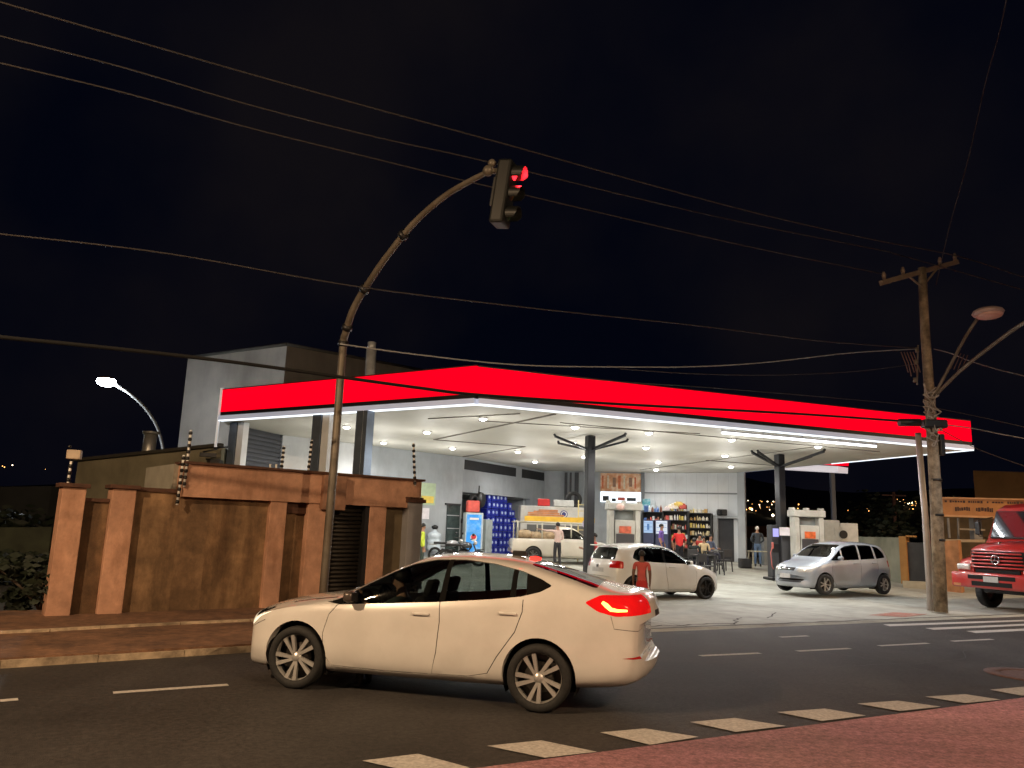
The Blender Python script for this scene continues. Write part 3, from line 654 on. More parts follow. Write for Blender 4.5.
# sloped forecourt slab with expansion joints
b=MB(); 
ys=[16+i*.5 for i in range(70)]
def fx(Y): # left and right limit of the slab at depth Y
    p=K0+RD*((Y-K0.y)/RD.y); return p.x
rows=[]
P_=[(-2.6,None)]
us=[-9,-6,-3,-1,1,4,8,12,18,26,34]; vs=[.12]+[1+i for i in range(0,40,1)]
g=[[b.bm.verts.new((rp(u,v)[0],rp(u,v)[1],gz(rp(u,v)[1])+.0)) for v in vs] for u in [-8+i*1.0 for i in range(50)]]
for i in range(len(g)-1):
    for j in range(len(vs)-1): b.bm.faces.new((g[i][j],g[i+1][j],g[i+1][j+1],g[i][j+1]))
# kerb face
for i in range(len(g)-1):
    p,q=g[i][0].co,g[i+1][0].co; b.quad((p.x,p.y,p.z),(q.x,q.y,q.z),(q.x+.06,q.y-.12,-.02),(p.x+.06,p.y-.12,-.02))
o=b.build('forecourt',conc,smooth=False); o['kind']='structure'
jm=mat('tar_joint',(.05,.045,.04),.8,0,.3,20)
def strip(name,pts,w,mt,zf=None,lift=.006,kind='structure'):
    b=MB(); 
    for i in range(len(pts)-1):
        p=Vector(pts[i]);q=Vector(pts[i+1]); d=(q-p); d.z=0; n=V(-d.y,d.x,0).normalized()*w/2; l=V(0,0,lift)
        b.quad(p-n+l,q-n+l,q+n+l,p+n+l)
    o=b.build(name,mt); o['kind']=kind; return o
rng=random.Random(3)
def joint(u0,v0,u1,v1,w=.025,n=14,j=.0):
    pts=[]
    for i in range(n+1):
        t=i/n; x,y=rp(u0+(u1-u0)*t+rng.uniform(-j,j),v0+(v1-v0)*t+rng.uniform(-j,j)); pts.append((x,y,gz(y)))
    strip('paving_joint',pts,w,jm)
joint(-6,.20,30,.20,.07,120,.035)
for v in (4.2,8.4,12.6): joint(-7,v,36,v,.02,40)
for u in (-4,1,6,11,16,21): joint(u,.2,u,15,.02,20)
joint(2.2,.3,3.4,1.3,.04,12,.08); joint(-1,.45,2.4,.5,.06,18,.1); joint(4,1.0,5.2,1.9,.035,9,.05)
p=GF(870,614); q=GF(925,612)
redp=mat('faded_red_floor_paint',(.40,.14,.10),.8,0,.2,10,stain=((.4,.33,.28),.7),sscale=4)
b=MB(); pp=[GF(*c_) for c_ in ((868,615.5),(905,617.5),(928,614.5),(893,612.5))]; b.quad(*[(v.x,v.y,gz(v.y)+.009) for v in pp]); o=b.build('painted_patch',redp); o['kind']='structure'
# left pavement (sidewalk) from the kerb back to the wall
WA=G(45,615,.13); WB=G(262,607,.13); WD=(WB-WA).normalized(); WNn=V(-WD.y,WD.x,0)
kl0=G(0,668); kl1=G(250,652); KD=(kl1-kl0); KD.z=0; KD.normalize(); KN=V(-KD.y,KD.x,0)
A0=kl0-KD*30; A1=kl0+KD*9.3; B1=WA+WD*9.4; B0=WA-WD*30
b=MB(); b.prism([(A0.x,A0.y),(A1.x,A1.y),(B1.x,B1.y),(B0.x-3,B0.y+3)],.13,z0=-.02); o=b.build('sidewalk',pav); o['kind']='structure'
b=MB()
rng=random.Random(5)
L_=0
while L_<39:
    p=A0+KD*L_; w=1.0; q=p+KD*(w-.006); zt=.085+rng.uniform(-.006,.006); off=rng.uniform(-.012,.012)
    b.prism([(p.x-KN.x*(.035+off),p.y-KN.y*(.035+off)),(q.x-KN.x*(.035+off),q.y-KN.y*(.035+off)),(q.x+KN.x*.04,q.y+KN.y*.04),(p.x+KN.x*.04,p.y+KN.y*.04)],zt+.03,z0=-.03); L_+=w
o=b.build('kerb',kerbm); o['kind']='structure'
i0=G(0,632,.13); i1=G(100,627,.13); i2=G(250,620,.13)
pts=[i0-(i1-i0)*8,i0,i0.lerp(i1,.5)+V(0,-.05,0),i1,i1.lerp(i2,.5)+V(0,.04,0),i2,i2+(i2-i1)*1.2]
b=MB()
for i in range(len(pts)-1):
    n=max(1,int((pts[i+1]-pts[i]).length/.8))
    for k in range(n):
        p=pts[i].lerp(pts[i+1],k/n); q=pts[i].lerp(pts[i+1],(k+.985)/n); d=(q-p).normalized(); n_=V(-d.y,d.x,0)*.05
        b.prism([((p-n_).x,(p-n_).y),((q-n_).x,(q-n_).y),((q+n_).x,(q+n_).y),((p+n_).x,(p+n_).y)],.05,z0=.095)
o=b.build('garden_edging',kerbm); o['kind']='structure'
# crossover ramp mound by the sedan's nose
tarm=mat('tar_crack',(.008,.008,.008),.5,0,.2,10)
def rwalk(name,x0,y0,ang,n,st,w,seed,mt=tarm,zf=.0065):
    rg_=random.Random(seed); x,y=x0,y0; a=ang; pts=[]
    for _ in range(n):
        pts.append((x,y,0)); a+=rg_.uniform(-.5,.5); a=ang+(a-ang)*.7; x+=math.cos(a)*st; y+=math.sin(a)*st
    strip(name,pts,w,mt,lift=zf)
for k,(px,py,an_,n,w) in enumerate(((820,668,28,30,.012),(930,672,118,14,.010))):
    g_=G(px,py); rwalk('road_crack',g_.x,g_.y,R(an_),n,.16,w,50+k)
# ---- painted markings
def gq(name,pix,mt,z=.004,group=None):
    b=MB(); b.quad(*[(lambda v:(v.x,v.y,z))(G(x,y)) for x,y in pix]); o=b.build(name,mt); o['kind']='structure'; return o
for a,b_ in (((113,693),(228,685)),((0,701),(18,699.5)),((700,656),(760,653.3)),((797,651.3),(850,648.6)),((879,646),(928,643.4)),((952,641.4),(992,639.4)),((780,637.3),(808,636))):
    P0,P1=G(*a),G(*b_); strip('lane_marking',[P0,P1],.11,linem,lift=.004)
for q in ([(362,762),(418,755),(470,769),(420,775)],[(487,747),(541,741.5),(597,753),(545,759)],[(600,733.5),(645,729.5),(699,738),(650,746)],[(690,723),(735,719),(786,727),(736,733)],[(777,713),(825,709.5),(866,716.5),(822,722)],[(857,704.5),(898,701.5),(941,707.5),(900,712)],[(925,697.5),(965,695),(1001,700.5),(965,704)],[(990,690.5),(1024,687.5),(1050,693),(1022,696.5)]):
    gq('give_way_marking',q,linem,.010)
for q in ([(883,624.6),(1024,620.0),(1024,621.4),(890,626.4)],[(925,628.2),(1040,623.4),(1040,625.0),(934,630.0)],[(966,631.2),(1060,627.3),(1060,629.2),(976,633.2)]): gq('crossing_marking',q,linem)
mc=G(1035,676); b=MB(); b.lathe([(.42,.004),(.42,.012),(.62,.012),(.62,.004)],c=(mc.x,mc.y,0),n=40); b.lathe([(.001,.008),(.41,.008)],c=(mc.x,mc.y,0),n=40)
tag(b.build('manhole_cover',mat('manhole_iron',(.16,.09,.075),.7,.3,.3,20)),'round iron manhole cover set in a raised ring at the road edge','manhole')
# ------------------------------------------------------------------ terracotta wall on the left
terra=speckle(mat('terracotta_render',(.54,.30,.195),.85,0,.12,3,.4,stain=((.28,.14,.08),.65,(1,1,.35)),sscale=1.6,bscale=25),5,.9,1.1,1.1,.78,1.18)
panel=mat('stained_render',(.105,.058,.028),.9,0,.25,2.5,.4,stain=((.27,.165,.085),.75,(1,1,.16)),sscale=1.0,bscale=30); speckle(panel,6,.8,1.2,.9,.55,1.5,(1,1,.5))
cap=mat('dark_clay_coping',(.08,.035,.02),.8,0,.3,10)
def wu(px,py=600): q=ON(px,py,WA,WNn)-WA; return q.dot(WD)
def wz(px,py): return ON(px,py,WA,WNn).z
WR=math.atan2(WD.y,WD.x)
def wbox(b,u0,u1,z0,z1,d0,d1,bev=0):
    c=WA+WD*((u0+u1)/2)+WNn*((d0+d1)/2); b.box((c.x,c.y,(z0+z1)/2),(u1-u0,d1-d0,z1-z0),rz=WR,bev=bev); return b
wl=thing('boundary_wall','terracotta boundary wall with pillars and mottled brown panels beside the pavement','wall',tuple(WA))
def wpart(name,mt,u0,u1,z0,z1,d0,d1,bev=0,parent=None):
    b=MB(); wbox(b,u0,u1,z0,z1,d0,d1,bev); o=b.build(name,mt); o.parent=parent or wl; o.matrix_parent_inverse=Matrix.Translation(-WA); return o
U=[wu(45,615),wu(70,614),wu(97,613),wu(122,612),wu(262,607)]
wpart('pillar',terra,U[0],U[1],.1,2.20,0,.36,.01); wpart('pillar',terra,U[2],U[3],.1,2.22,0,.36,.01)
wpart('coping',cap,U[0]-.05,U[1]+.05,2.20,2.27,-.05,.41,.01); wpart('coping',cap,U[2]-.05,U[3]+.05,2.22,2.29,-.05,.41,.01)
wpart('panel',panel,U[1],U[2],.1,1.98,.14,.26); wpart('coping',cap,U[1],U[2],1.98,2.04,.1,.3)
ux=wu(178,520); ua,ub_=wu(176,560),wu(206,560); wpart('panel',panel,U[3],ua,.1,2.12,.12,.28); wpart('panel',panel,ub_,U[4],.1,2.12,.12,.28); wpart('patched_panel',speckle(mat('patched_render',(.21,.125,.065),.9,0,.2,2.5,.4,stain=((.12,.07,.035),.7,(1,1,.3)),sscale=1.3,bscale=30),6,.8,1.2,.9,.65,1.35),ua,ub_,.1,2.12,.118,.28); wpart('panel_top',panel,ux,U[4],2.12,2.139,.12,.28); wpart('coping',cap,U[3],ux,2.20,2.27,.08,.32); wpart('panel_top',panel,U[3],ux,2.12,2.20,.12,.28)
ue=wu(419,520); zT=2.74; zB=2.14
wpart('parapet',terra,ux+.02,ue,zB,zT,-.03,.42); wpart('coping',cap,ux-.03,ue+.06,zT,zT+.045,-.09,.48)
pil=[(262,279),(301,320),(364,381)]
for a,c_ in pil: wpart('pillar',terra,wu(a,600),wu(c_,600),.1,zB,0,.36,.01)
ge=(wu(403.5,560),wu(418,560)); greyw=mat('grey_render',(.26,.26,.27),.8,0,.12,3,.2)
wpart('end_pillar',greyw,ge[0],ge[1],.1,zB+.12,-.08,.36,.01)
b=MB(); wbox(b,ge[0]-.05,ge[1]+.05,zB+.12,zB+.2,-.13,.41)
for k in range(5): wbox(b,ge[0]-.06+k*(ge[1]-ge[0]+.02)/4.6,ge[0]+.0+k*(ge[1]-ge[0]+.02)/4.6,zB+.2,zB+.235,-.15,.43)
o=b.build('coping',cap); o.parent=wl; o.matrix_parent_inverse=Matrix.Translation(-WA)
wpart('panel',panel,wu(279,600),wu(301,600),.1,zB,.16,.28); wpart('lintel',cap,wu(279,600),wu(301,600),zB-.22,zB-.02,.10,.16)
wpart('panel',mat('olive_render',(.13,.10,.06),.9,0,.25,3,.3),wu(381,600),wu(403.5,600),.1,zB,.16,.28)
sh=MB(); s0,s1=wu(320,600),wu(364,600)
k=0; z=.12
while z<zB-.03:
    wbox(sh,s0+.04,s1-.02,z,z+.075,.20,.215+.0); c=WA+WD*((s0+s1)/2)+WNn*.19; sh.tube([WA+WD*(s0+.04)+WNn*.2+V(0,0,z+.035-WA.z),WA+WD*(s1-.02)+WNn*.2+V(0,0,z+.035-WA.z)],.036,8); z+=.085
g_=sh.build('roller_gate',mat('dark_shutter_steel',(.035,.03,.024),.55,.4,.3,8)); g_.parent=wl; g_.matrix_parent_inverse=Matrix.Translation(-WA)
wpart('recess',LIN,s0+.02,s1,.1,zB,.30,.34)
b=MB(); wbox(b,s0+.02,s0+.06,.1,zB,.06,.2); wbox(b,s1-.1,s1-.0,.1,zB,.02,.2); o=b.build('gate_post',BLK); o.parent=wl; o.matrix_parent_inverse=Matrix.Translation(-WA)
mb=wpart('meter_box',mat('weathered_box',(.30,.16,.10),.7,0,.3,5),wu(318,520),wu(341,520),2.02,2.72,-.16,-.03,.01)
# electric fence posts
blk=mat('insulator_black',(.01,.01,.01),.4); wht=mat('insulator_white',(.75,.74,.70),.5)
def efence(p,top,n,label,lean=0,rad=.022):
    r=thing('fence_post',label,'fence post',tuple(p),0,'electric fence posts on the terracotta wall')
    d=(Vector(top)-Vector(p)); b=MB(); b.tube([(0,0,0),tuple(d)],rad*1.05,6); b.build('rod',wht,r)
    for k in range(n):
        t=(k+.5)/n; b=MB(); c=d*t; dn=d.normalized()*(d.length/n*.28); b.tube([c-dn,c-dn*.3,c+dn*.3,c+dn],[rad*1.1,rad*1.7,rad*1.7,rad*1.1],8); b.build('insulator',blk if True else wht,r)
    return r
def atw(px,py,dn=.15): return ON(px,py,WA+WNn*dn,WNn)
efence(atw(66,497),atw(72,456),6,'short striped electric fence post carrying a small floodlight on the first pillar')
efence(atw(177,505,-.05),atw(184,455,-.05),8,'striped electric fence post fixed low where the wall steps up')
efence(atw(184,487,-.06),atw(191,430,-.06),9,'tallest striped electric fence post, leaning at the step of the wall')
efence(atw(415,486,-.06),atw(413.5,443,-.06),8,'striped electric fence post above the grey end pillar')
efence(atw(333,486,.3)if False else atw(308,474,.3),atw(312,440,.3),7,'striped electric fence post against the dark canopy column')
efence(atw(281,473,.3),atw(284,446,.3),6,'striped electric fence post against the louvred wall')
for px in (213,270,276): 
    b=MB(); p=atw(px,474,.2); q=atw(px+.3,464,.2); b.tube([p,q],.02,6); tag(b.build('stub_rod',wht),{213:'short white rod on the parapet left of the canopy post',270:'short white rod on the parapet below the louvred wall',276:'thin white rod on the parapet beside the fence post by the louvred wall'}[px],'rod','short rods on the parapet')
fl=thing('floodlight','small unlit floodlight box on top of the striped post at the wall end','floodlight',tuple(atw(74,457)))
b=MB(); b.box((0,0,.04),(.22,.14,.16),rz=.3,bev=.015); b.build('housing',mat('dull_tan_metal',(.42,.33,.24),.5,.2,.2),fl); b=MB(); b.tube([(-.02,0,-.12),(0,0,.0)],.02); b.build('bracket',BLK,fl)
b=MB(); b.ball((-.07,-.05,.17),.03); b.build('sensor',blk,fl)
# parapet return going back from the step
b=MB(); pa=WA+WD*ux; c=pa+WNn*1.4; b.box((c.x,c.y,(zB+2.66)/2+.1),(.12,2.0,.5),rz=WR); o=b.build('parapet_return',mat('grey_cream_render',(.33,.31,.25),.85,0,.15,3)); tag(o,'pale grey-green low side wall behind the step of the terracotta wall','wall')
# ------------------------------------------------------------------ buildings behind
def facade(name,label,cat_,pts,z0,z1,mt,depth=6,group=None):
    """pts: two ground points of the front face; box going back"""
    a,b_=Vector(pts[0]),Vector(pts[1]); d=(b_-a); d.z=0; n=V(-d.y,d.x,0).normalized()
    return a,b_,d,n
wcol=mat('warehouse_render',(.42,.39,.35),.9,0,.12,.8,.2,stain=((.30,.28,.25),.6,(1,1,.3)),sscale=.5)
wh=thing('warehouse','tall plain grey warehouse with a low gable rising behind the canopy','warehouse',(-14,44,0))
# gable ridge at px 287,y345 ; left eave (195,357), bottom-left hidden; right eave (362,366)
def px3(x,y,Y): return PY(x,y,Y)
A_=px3(188,358,44); B_=px3(287,345,40); C_=px3(430,372,52)
b=MB(); 
lz=-1
def wallq(b,p,q,z=lz): b.quad((p.x,p.y,z),(q.x,q.y,z),tuple(q),tuple(p))
wallq(b,A_,B_); wallq(b,B_,C_)
D_=V(B_.x-4,B_.y+22,C_.z); E_=V(A_.x-4,A_.y+18,A_.z)
wallq(b,C_,D_); wallq(b,D_,E_); wallq(b,E_,A_)
o=b.build('walls',wcol); o.parent=wh; o.matrix_parent_inverse=Matrix.Translation(-wh.location)
b=MB(); vv=[b.bm.verts.new(tuple(p+V(0,0,.02))) for p in (A_,B_,C_,D_,E_)]; b.bm.faces.new(vv); o=b.build('roof',mat('zinc_roof',(.2,.2,.19),.6,.3)); o.parent=wh; o.matrix_parent_inverse=Matrix.Translation(-wh.location)
b=MB(); 
for p,q in ((A_,B_),(B_,C_)): b.tube([p+V(0,-.05,.03),q+V(0,-.05,.03)],.09,6)
o=b.build('gutter',mat('dull_gutter',(.12,.12,.11),.6)); o.parent=wh; o.matrix_parent_inverse=Matrix.Translation(-wh.location)
b=MB(); p=px3(242,357,42.0); b.box(tuple(p),(.25,.2,.25)); o=b.build('wall_light',BLK); o.parent=wh; o.matrix_parent_inverse=Matrix.Translation(-wh.location)
# low long building at the left
ob=mat('olive_building_render',(.28,.25,.165),.9,0,.2,1.2,.2,stain=((.17,.15,.10),.6,(1,1,.3)),sscale=.8)
lb=thing('low_building','low olive-grey building with a sloping parapet behind the terracotta wall','building',(-14,26,0))
a=px3(78,461,27); c=px3(222,446,25)
b=MB(); wallq(b,a,c); e=c+V(-2,9,0); f_=a+V(-3,9,0); wallq(b,c,e); wallq(b,e,f_); wallq(b,f_,a); b.quad(tuple(a),tuple(c),tuple(e),tuple(f_))
o=b.build('walls',ob); o.parent=lb; o.matrix_parent_inverse=Matrix.Translation(-lb.location)
b=MB(); b.seg(a+V(0,-.06,.03),c+V(0,-.06,.03),.22,.10); o=b.build('coping',mat('dark_coping',(.05,.045,.035),.8)); o.parent=lb; o.matrix_parent_inverse=Matrix.Translation(-lb.location)
b=MB(); p=px3(148,452,27); q=px3(151,434,27); b.tube([p-V(0,0,.5),q],[.22,.22],12); b.tube([q,q+V(0,0,.08)],[.28,.28],12)
o=b.build('vent_pipe',mat('zinc_pipe',(.55,.55,.52),.4,.7)); o.parent=lb; o.matrix_parent_inverse=Matrix.Translation(-lb.location)
b=MB()
for k,(x,y) in enumerate(((203,452),(214,448),(206,459))): p=px3(x,y,24.6); b.tube([p,px3(x+14,y-3+k*2,24.6)],.03,6)
p=px3(208,455,24.5); b.box(tuple(p),(.5,.3,.12),rz=.4); b.box(tuple(p+V(.3,0,-.2)),(.3,.3,.1))
tag(b.build('roof_bracket',BLK),'tangle of dark brackets and pipes on the low building near the canopy post','bracket')
# chimney above the canopy
b=MB(); p=px3(371,372,28); q=px3(371.5,349,28); b.tube([p-V(0,0,2),q],.19,16); b.tube([q-V(0,0,.04),q+V(0,0,.26)],.155,16)
tag(b.build('chimney_pipe',mat('painted_pipe',(.8,.85,.88),.35,.3)),'pale round metal vent pipe sticking up behind the red fascia','vent pipe')
# far-left dark vegetation bank and fence
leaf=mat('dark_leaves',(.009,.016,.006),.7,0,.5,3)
def bush(name,label,cat_,c,rx,ry,rz,n,ls,seed,group=None,trunk=False):
    rg=random.Random(seed); root=thing(name,label,cat_,c,0,group); b=MB()
    cl=[(rg.uniform(-.7,.7),rg.uniform(-.7,.7),rg.uniform(.15,.9),rg.uniform(.25,.5)) for _ in range(9)]
    for _ in range(n):
        q=rg.choice(cl); d=V(rg.gauss(0,1),rg.gauss(0,1),rg.gauss(0,1)).normalized()*q[3]*rg.uniform(.5,1.05)
        p=V((q[0]+d.x)*rx,(q[1]+d.y)*ry,max(.02,(q[2]+d.z*.8))*rz); a=V(rg.gauss(0,1),rg.gauss(0,1),rg.gauss(0,.6)).normalized(); a1,b1=frame(a); s=ls*rg.uniform(.5,1.3)
        b.quad(p-a1*s,p+b1*s*.5,p+a1*s,p-b1*s*.5)
    b.build('foliage',leaf,root,norm=False)
    t=MB()
    for k in range(5):
        q=cl[k]; t.tube([(0,0,0),(q[0]*rx*.4,q[1]*ry*.4,q[2]*rz*.5),(q[0]*rx,q[1]*ry,q[2]*rz)],[.05,.035,.01],6)
    t.build('stem',mat('bark',(.06,.045,.03),.9),root); return root
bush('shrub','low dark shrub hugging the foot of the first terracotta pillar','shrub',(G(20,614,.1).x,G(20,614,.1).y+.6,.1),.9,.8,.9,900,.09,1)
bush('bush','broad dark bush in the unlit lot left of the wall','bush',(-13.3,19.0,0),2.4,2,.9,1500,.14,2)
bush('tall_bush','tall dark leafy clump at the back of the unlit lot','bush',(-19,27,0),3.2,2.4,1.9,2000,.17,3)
b=MB(); 
a=G(-60,560,.2); fa=px3(-80,528,20); fb=px3(52,527,20.5)
for x0,x1,zb_,zt_ in (( -20,-10.2,.1,1.9),):
    b.quad((fa.x,fa.y,0),(fb.x,fb.y,0),tuple(fb),tuple(fa)); b.quad((fa.x,fa.y+.15,0),(fb.x,fb.y+.15,0),(fb.x,fb.y+.15,fb.z),(fa.x,fa.y+.15,fa.z)); b.quad(tuple(fa),tuple(fb),(fb.x,fb.y+.15,fb.z),(fa.x,fa.y+.15,fa.z))
tag(b.build('lot_wall',mat('mossy_block',(.03,.035,.02),.9,0,.4,2.5,.3)),'dim mossy block wall across the dark lot on the far side of the pillar','wall')
b=MB(); fa=px3(-80,488,30); fb=px3(60,486,31); b.quad((fa.x,fa.y,0),(fb.x,fb.y,0),tuple(fb),tuple(fa))
tag(b.build('shed',mat('dark_shed',(.02,.022,.022),.9,0,.3,1)),'dark shed wall far back in the unlit lot','shed')
# ------------------------------------------------------------------ canopy
CZ=4.86
cF=G(477,405.5,CZ); cR=G(970,451,CZ); cL=G(222,421.5,CZ); cB=G(740,473,CZ); cW=G(283,435.5,CZ); cLB=G(237,425.5,CZ)
can=thing('station_canopy','wide flat filling station canopy with a glowing red fascia over a white lit edge','canopy',(cF.x,cF.y,CZ))
def cpart(b,name,mt,smooth=False):
    o=b.build(name,mt,smooth=smooth); o.parent=can; o.matrix_parent_inverse=Matrix.Translation((-cF.x,-cF.y,-CZ)); return o
ceilm=mat('cream_ceiling_panels',(.78,.76,.68),.55,0,.05,.5,stain=((.6,.57,.5),.35,(1,.2,1)),sscale=.3)
poly=[cL,cF,cR,cB,V(7.2,42,CZ),V(1,43,CZ),V(-3,37,CZ),V(-7.5,31,CZ),V(cLB.x-.5,cLB.y+1,CZ)]
inner=poly
b=MB(); b.prism([(p.x,p.y) for p in poly],.12,z0=CZ+.02); cpart(b,'ceiling',ceilm)
b=MB(); b.prism([(p.x,p.y) for p in poly],.1,z0=CZ+.95); cpart(b,'roof',mat('canopy_roof_sheet',(.25,.25,.25),.6,.4))
# ceiling seams (thin shadow gaps) placed where the photograph shows them
seam=mat('ceiling_seam',(.22,.20,.17),.8)
def cs(a,c_,w=.05):
    p,q=G(*a,CZ),G(*c_,CZ); b=MB(); b.seg(p+V(0,0,.01),q+V(0,0,.01),w,.03) ; return b
for a,c_,w in (((434,440),(555,414.5),.07),((434,440),(525,447),.06),((525,447),(463,457),.05),((706,460.5),(778,466),.06),((428,419),(520,414),.02),((478,421),(700,434),.015),((560,423),(880,452),.012),((640,470),(815,447),.012)):
    cpart(cs(a,c_,w),'ceiling_seam',seam)
def sidepoly(p,q,out):
    d=(q-p); d.z=0; n=V(d.y,-d.x,0).normalized(); return n
redm=emis('red_backlit_panel',(1.0,.0,.012),1.25)
gre=mat('led_lit_aluminium',(.58,.60,.66),.4,.1,.06,1.5,emit=(.62,.7,.9),es=.32)  # weak emission stands in for LED light caught on the metal
ledm=emis('white_led_edge',(.86,.93,1.0),1.7)
def fascia(p,q,zr=(.30,1.07),side='front'):
    d=(q-p).normalized(); n=V(d.y,-d.x,0)
    def bar(off0,off1,z0,z1,ext0=0,ext1=0):
        b=MB(); a=p+n*off0-d*ext0; c=q+n*off0+d*ext1; a2=p+n*off1-d*ext0; c2=q+n*off1+d*ext1
        b.prism([(a.x,a.y),(c.x,c.y),(c2.x,c2.y),(a2.x,a2.y)],z1-z0,z0=CZ+z0); return b
    # red lightbox in long panels
    Lh=(q-p).length; n_=max(1,round(Lh/5.5)); 
    for k in range(n_):
        a=p+d*(Lh*k/n_+.012*(k>0)); c=p+d*(Lh*(k+1)/n_-.012*(k<n_-1)); b=MB(); off=.10
        aa=a+n*off;cc=c+n*off; b.prism([(a.x,a.y),(c.x,c.y),(cc.x,cc.y),(aa.x,aa.y)],zr[1]-zr[0],z0=CZ+zr[0]); cpart(b,'red_panel',redm)
    cpart(bar(-.02,.09,.17,.30),'black_band',BLK)
    cpart(bar(0,.16,.03,.17),'aluminium_band',gre)
    cpart(bar(.0,.15,.0,.03),'led_strip',ledm)
    cpart(bar(-.01,.11,zr[1]+.002,zr[1]+.03),'top_flashing',mat('dark_flashing',(.06,.01,.01),.6))
fascia(cL,cF,(.30,1.03)); fascia(cF,cR,(.30,1.0)); 
# thin rear-right edge and the small second canopy beyond
d=(cB-cR).normalized(); n=V(-d.y,d.x,0)*-1
b=MB(); b.seg(cR+V(0,0,.2),cB+V(0,0,.2),.08,.36); cpart(b,'edge_trim',gre)
b=MB(); b.seg(cR+V(0,0,.01)-n*.06,cR.lerp(cB,.5)+V(0,0,.01)-n*.06,.06,.03); cpart(b,'led_strip',ledm)
b=MB(); b.seg(cL+V(-.1,0,.45),cL+V(-.1,0,1.1),.10,.10); b.seg(cL+V(-.12,.0,-.9),cL+V(-.12,0,1.08),.07,.07); cpart(b,'end_trim',mat('white_edge_trim',(.8,.82,.85),.4,emit=(.8,.85,.9),es=.25))
# long tube light near the front edge
p,q=G(722,432.8,CZ-.10),G(876,446.6,CZ-.10)
tubem=emis('white_tube',(.93,.96,1.0),4.5)
t=thing('tube_light','long white tube light hung just inside the front edge of the canopy','light',tuple(p.lerp(q,.5)))
b=MB(); b.tube([p,q],.03,8); o=b.build('tube',tubem); o.parent=t; o.matrix_parent_inverse=Matrix.Translation(-p.lerp(q,.5))
b=MB(); b.seg(p+V(0,0,.06),q+V(0,0,.06),.10,.05); 
for k in range(5): r_=p.lerp(q,k/4); b.seg(r_+V(0,0,.06),r_+V(0,0,.12),.05,.05)
o=b.build('fixture',mat('white_fixture',(.8,.8,.8),.5)); o.parent=t; o.matrix_parent_inverse=Matrix.Translation(-p.lerp(q,.5))
# downlights
DL=[(346.7,427.4),(383.6,443),(427,432.5),(452.5,448.5),(483,419),(518,452),(535,462),(575,427.5),(573,443),(584,457),(649,433),(646,448),(658.5,462.4),(656,470),(731.6,440),(725,456),(731,467),(818,447)]
def near(x,y):
    return 'above'
desc=['nearest the louvred wall, behind the traffic light pole','in front of the grey wall, right of the pale chimney','above the electric fence post on the end pillar','over the high dark wall vent','closest to the front corner of the canopy','left of the striped ceiling seam tip above the bulkhead','lowest one over the right end of the bulkhead','in front of the first tree-like column','between the left arms of the first column','tucked against the left side of the first column shaft','upper one of the pair right of the first column','lower one of the pair right of the first column','right one of the two small ones above the white back wall','smallest one just above the white back wall','in front of the second column under the long tube','left of the second column arms','smallest one above the right end of the white back wall','at the tip of the right arm of the second column']
dl=[]
lampm=emis('downlight_lens',(1.0,.98,.92),18)
for i,(x,y) in enumerate(DL):
    p=G(x,y,CZ-.03)
    r=thing('downlight','round ceiling downlight '+desc[i],'downlight',tuple(p),0,'downlights in the canopy ceiling')
    if i==0:
        b=MB(); b.lathe([(.001,-.055),(.06,-.048),(.095,-.022),(.108,.004)],n=20); b.build('lens',lampm,r)
        b=MB(); b.lathe([(.11,.045),(.15,.045),(.15,.012),(.135,.004),(.112,.0),(.11,.01)],n=24); b.build('trim_ring',mat('white_ring',(.8,.8,.78),.4),r)
        d0=r
    else:
        for ch in d0.children:
            c=ch.copy(); COL.objects.link(c); c.parent=r
    l=bpy.data.lights.new('downlight_lamp','SPOT'); l.energy=225; l.color=(1,.975,.92); l.spot_size=R(165); l.spot_blend=.6; l.shadow_soft_size=.10
    lo=bpy.data.objects.new('downlight_lamp',l); COL.objects.link(lo); lo.location=(p.x,p.y,CZ-.09)
    l2=bpy.data.lights.new('ceiling_fill','POINT'); l2.energy=40; l2.color=(1,.975,.93); l2.shadow_soft_size=.12  # added fill lamp without a fixture, hung lower to brighten the ceiling
    lo=bpy.data.objects.new('ceiling_fill',l2); COL.objects.link(lo); lo.location=(p.x,p.y,CZ-1.15)
# tube + led edge light
for (a,c_,e) in ((p,q,0),):
    pass
def areal(a,c_,w,e,col,down=True,name='strip_lamp'):
    l=bpy.data.lights.new(name,'AREA'); l.shape='RECTANGLE'; L_=(c_-a).length; l.size=L_; l.size_y=w; l.energy=e; l.color=col
    o=bpy.data.objects.new(name,l); COL.objects.link(o); m=(a+c_)/2; d=(c_-a).normalized(); zax=V(0,0,1); yax=zax.cross(d); 
    o.matrix_world=Matrix((d,yax,zax)).transposed().to_4x4(); o.location=m; return o
tp,tq=G(722,432.8,CZ-.15),G(876,446.6,CZ-.15)
areal(tp,tq,.05,180,(.93,.96,1))
# tree-like columns
colm=mat('charcoal_column',(.020,.021,.025),.45,.2,.15,3)
def column(name,label,px,base,w,toppx=None,arms=True,tips=()):
    p=GF(*base); p=V(p.x,p.y,gz(p.y)); r=thing(name,label,'column',tuple(p),R(20),'columns holding up the canopy')
    b=MB(); b.box((0,0,(CZ-p.z)/2),(w,w,CZ-p.z),bev=.02); b.build('shaft',colm,r)
    b=MB(); b.box((0,0,.15),(w+.2,w+.2,.3),bev=.03); b.build('plinth',colm,r)
    if arms:
        for tx,ty in tips:
            b=MB(); q=Matrix.Rotation(-R(20),3,'Z')@(G(tx,ty,CZ)-V(p.x,p.y,CZ)); q.z=0; h=CZ-p.z; u=q.normalized(); b.seg(u*w*.3+V(0,0,h-.45),q*.97+V(0,0,h-.07),.10,.07); b.seg(q*.95+V(0,0,h-.09),q+V(0,0,h),.06,.06); b.build('arm',colm,r)
    return r
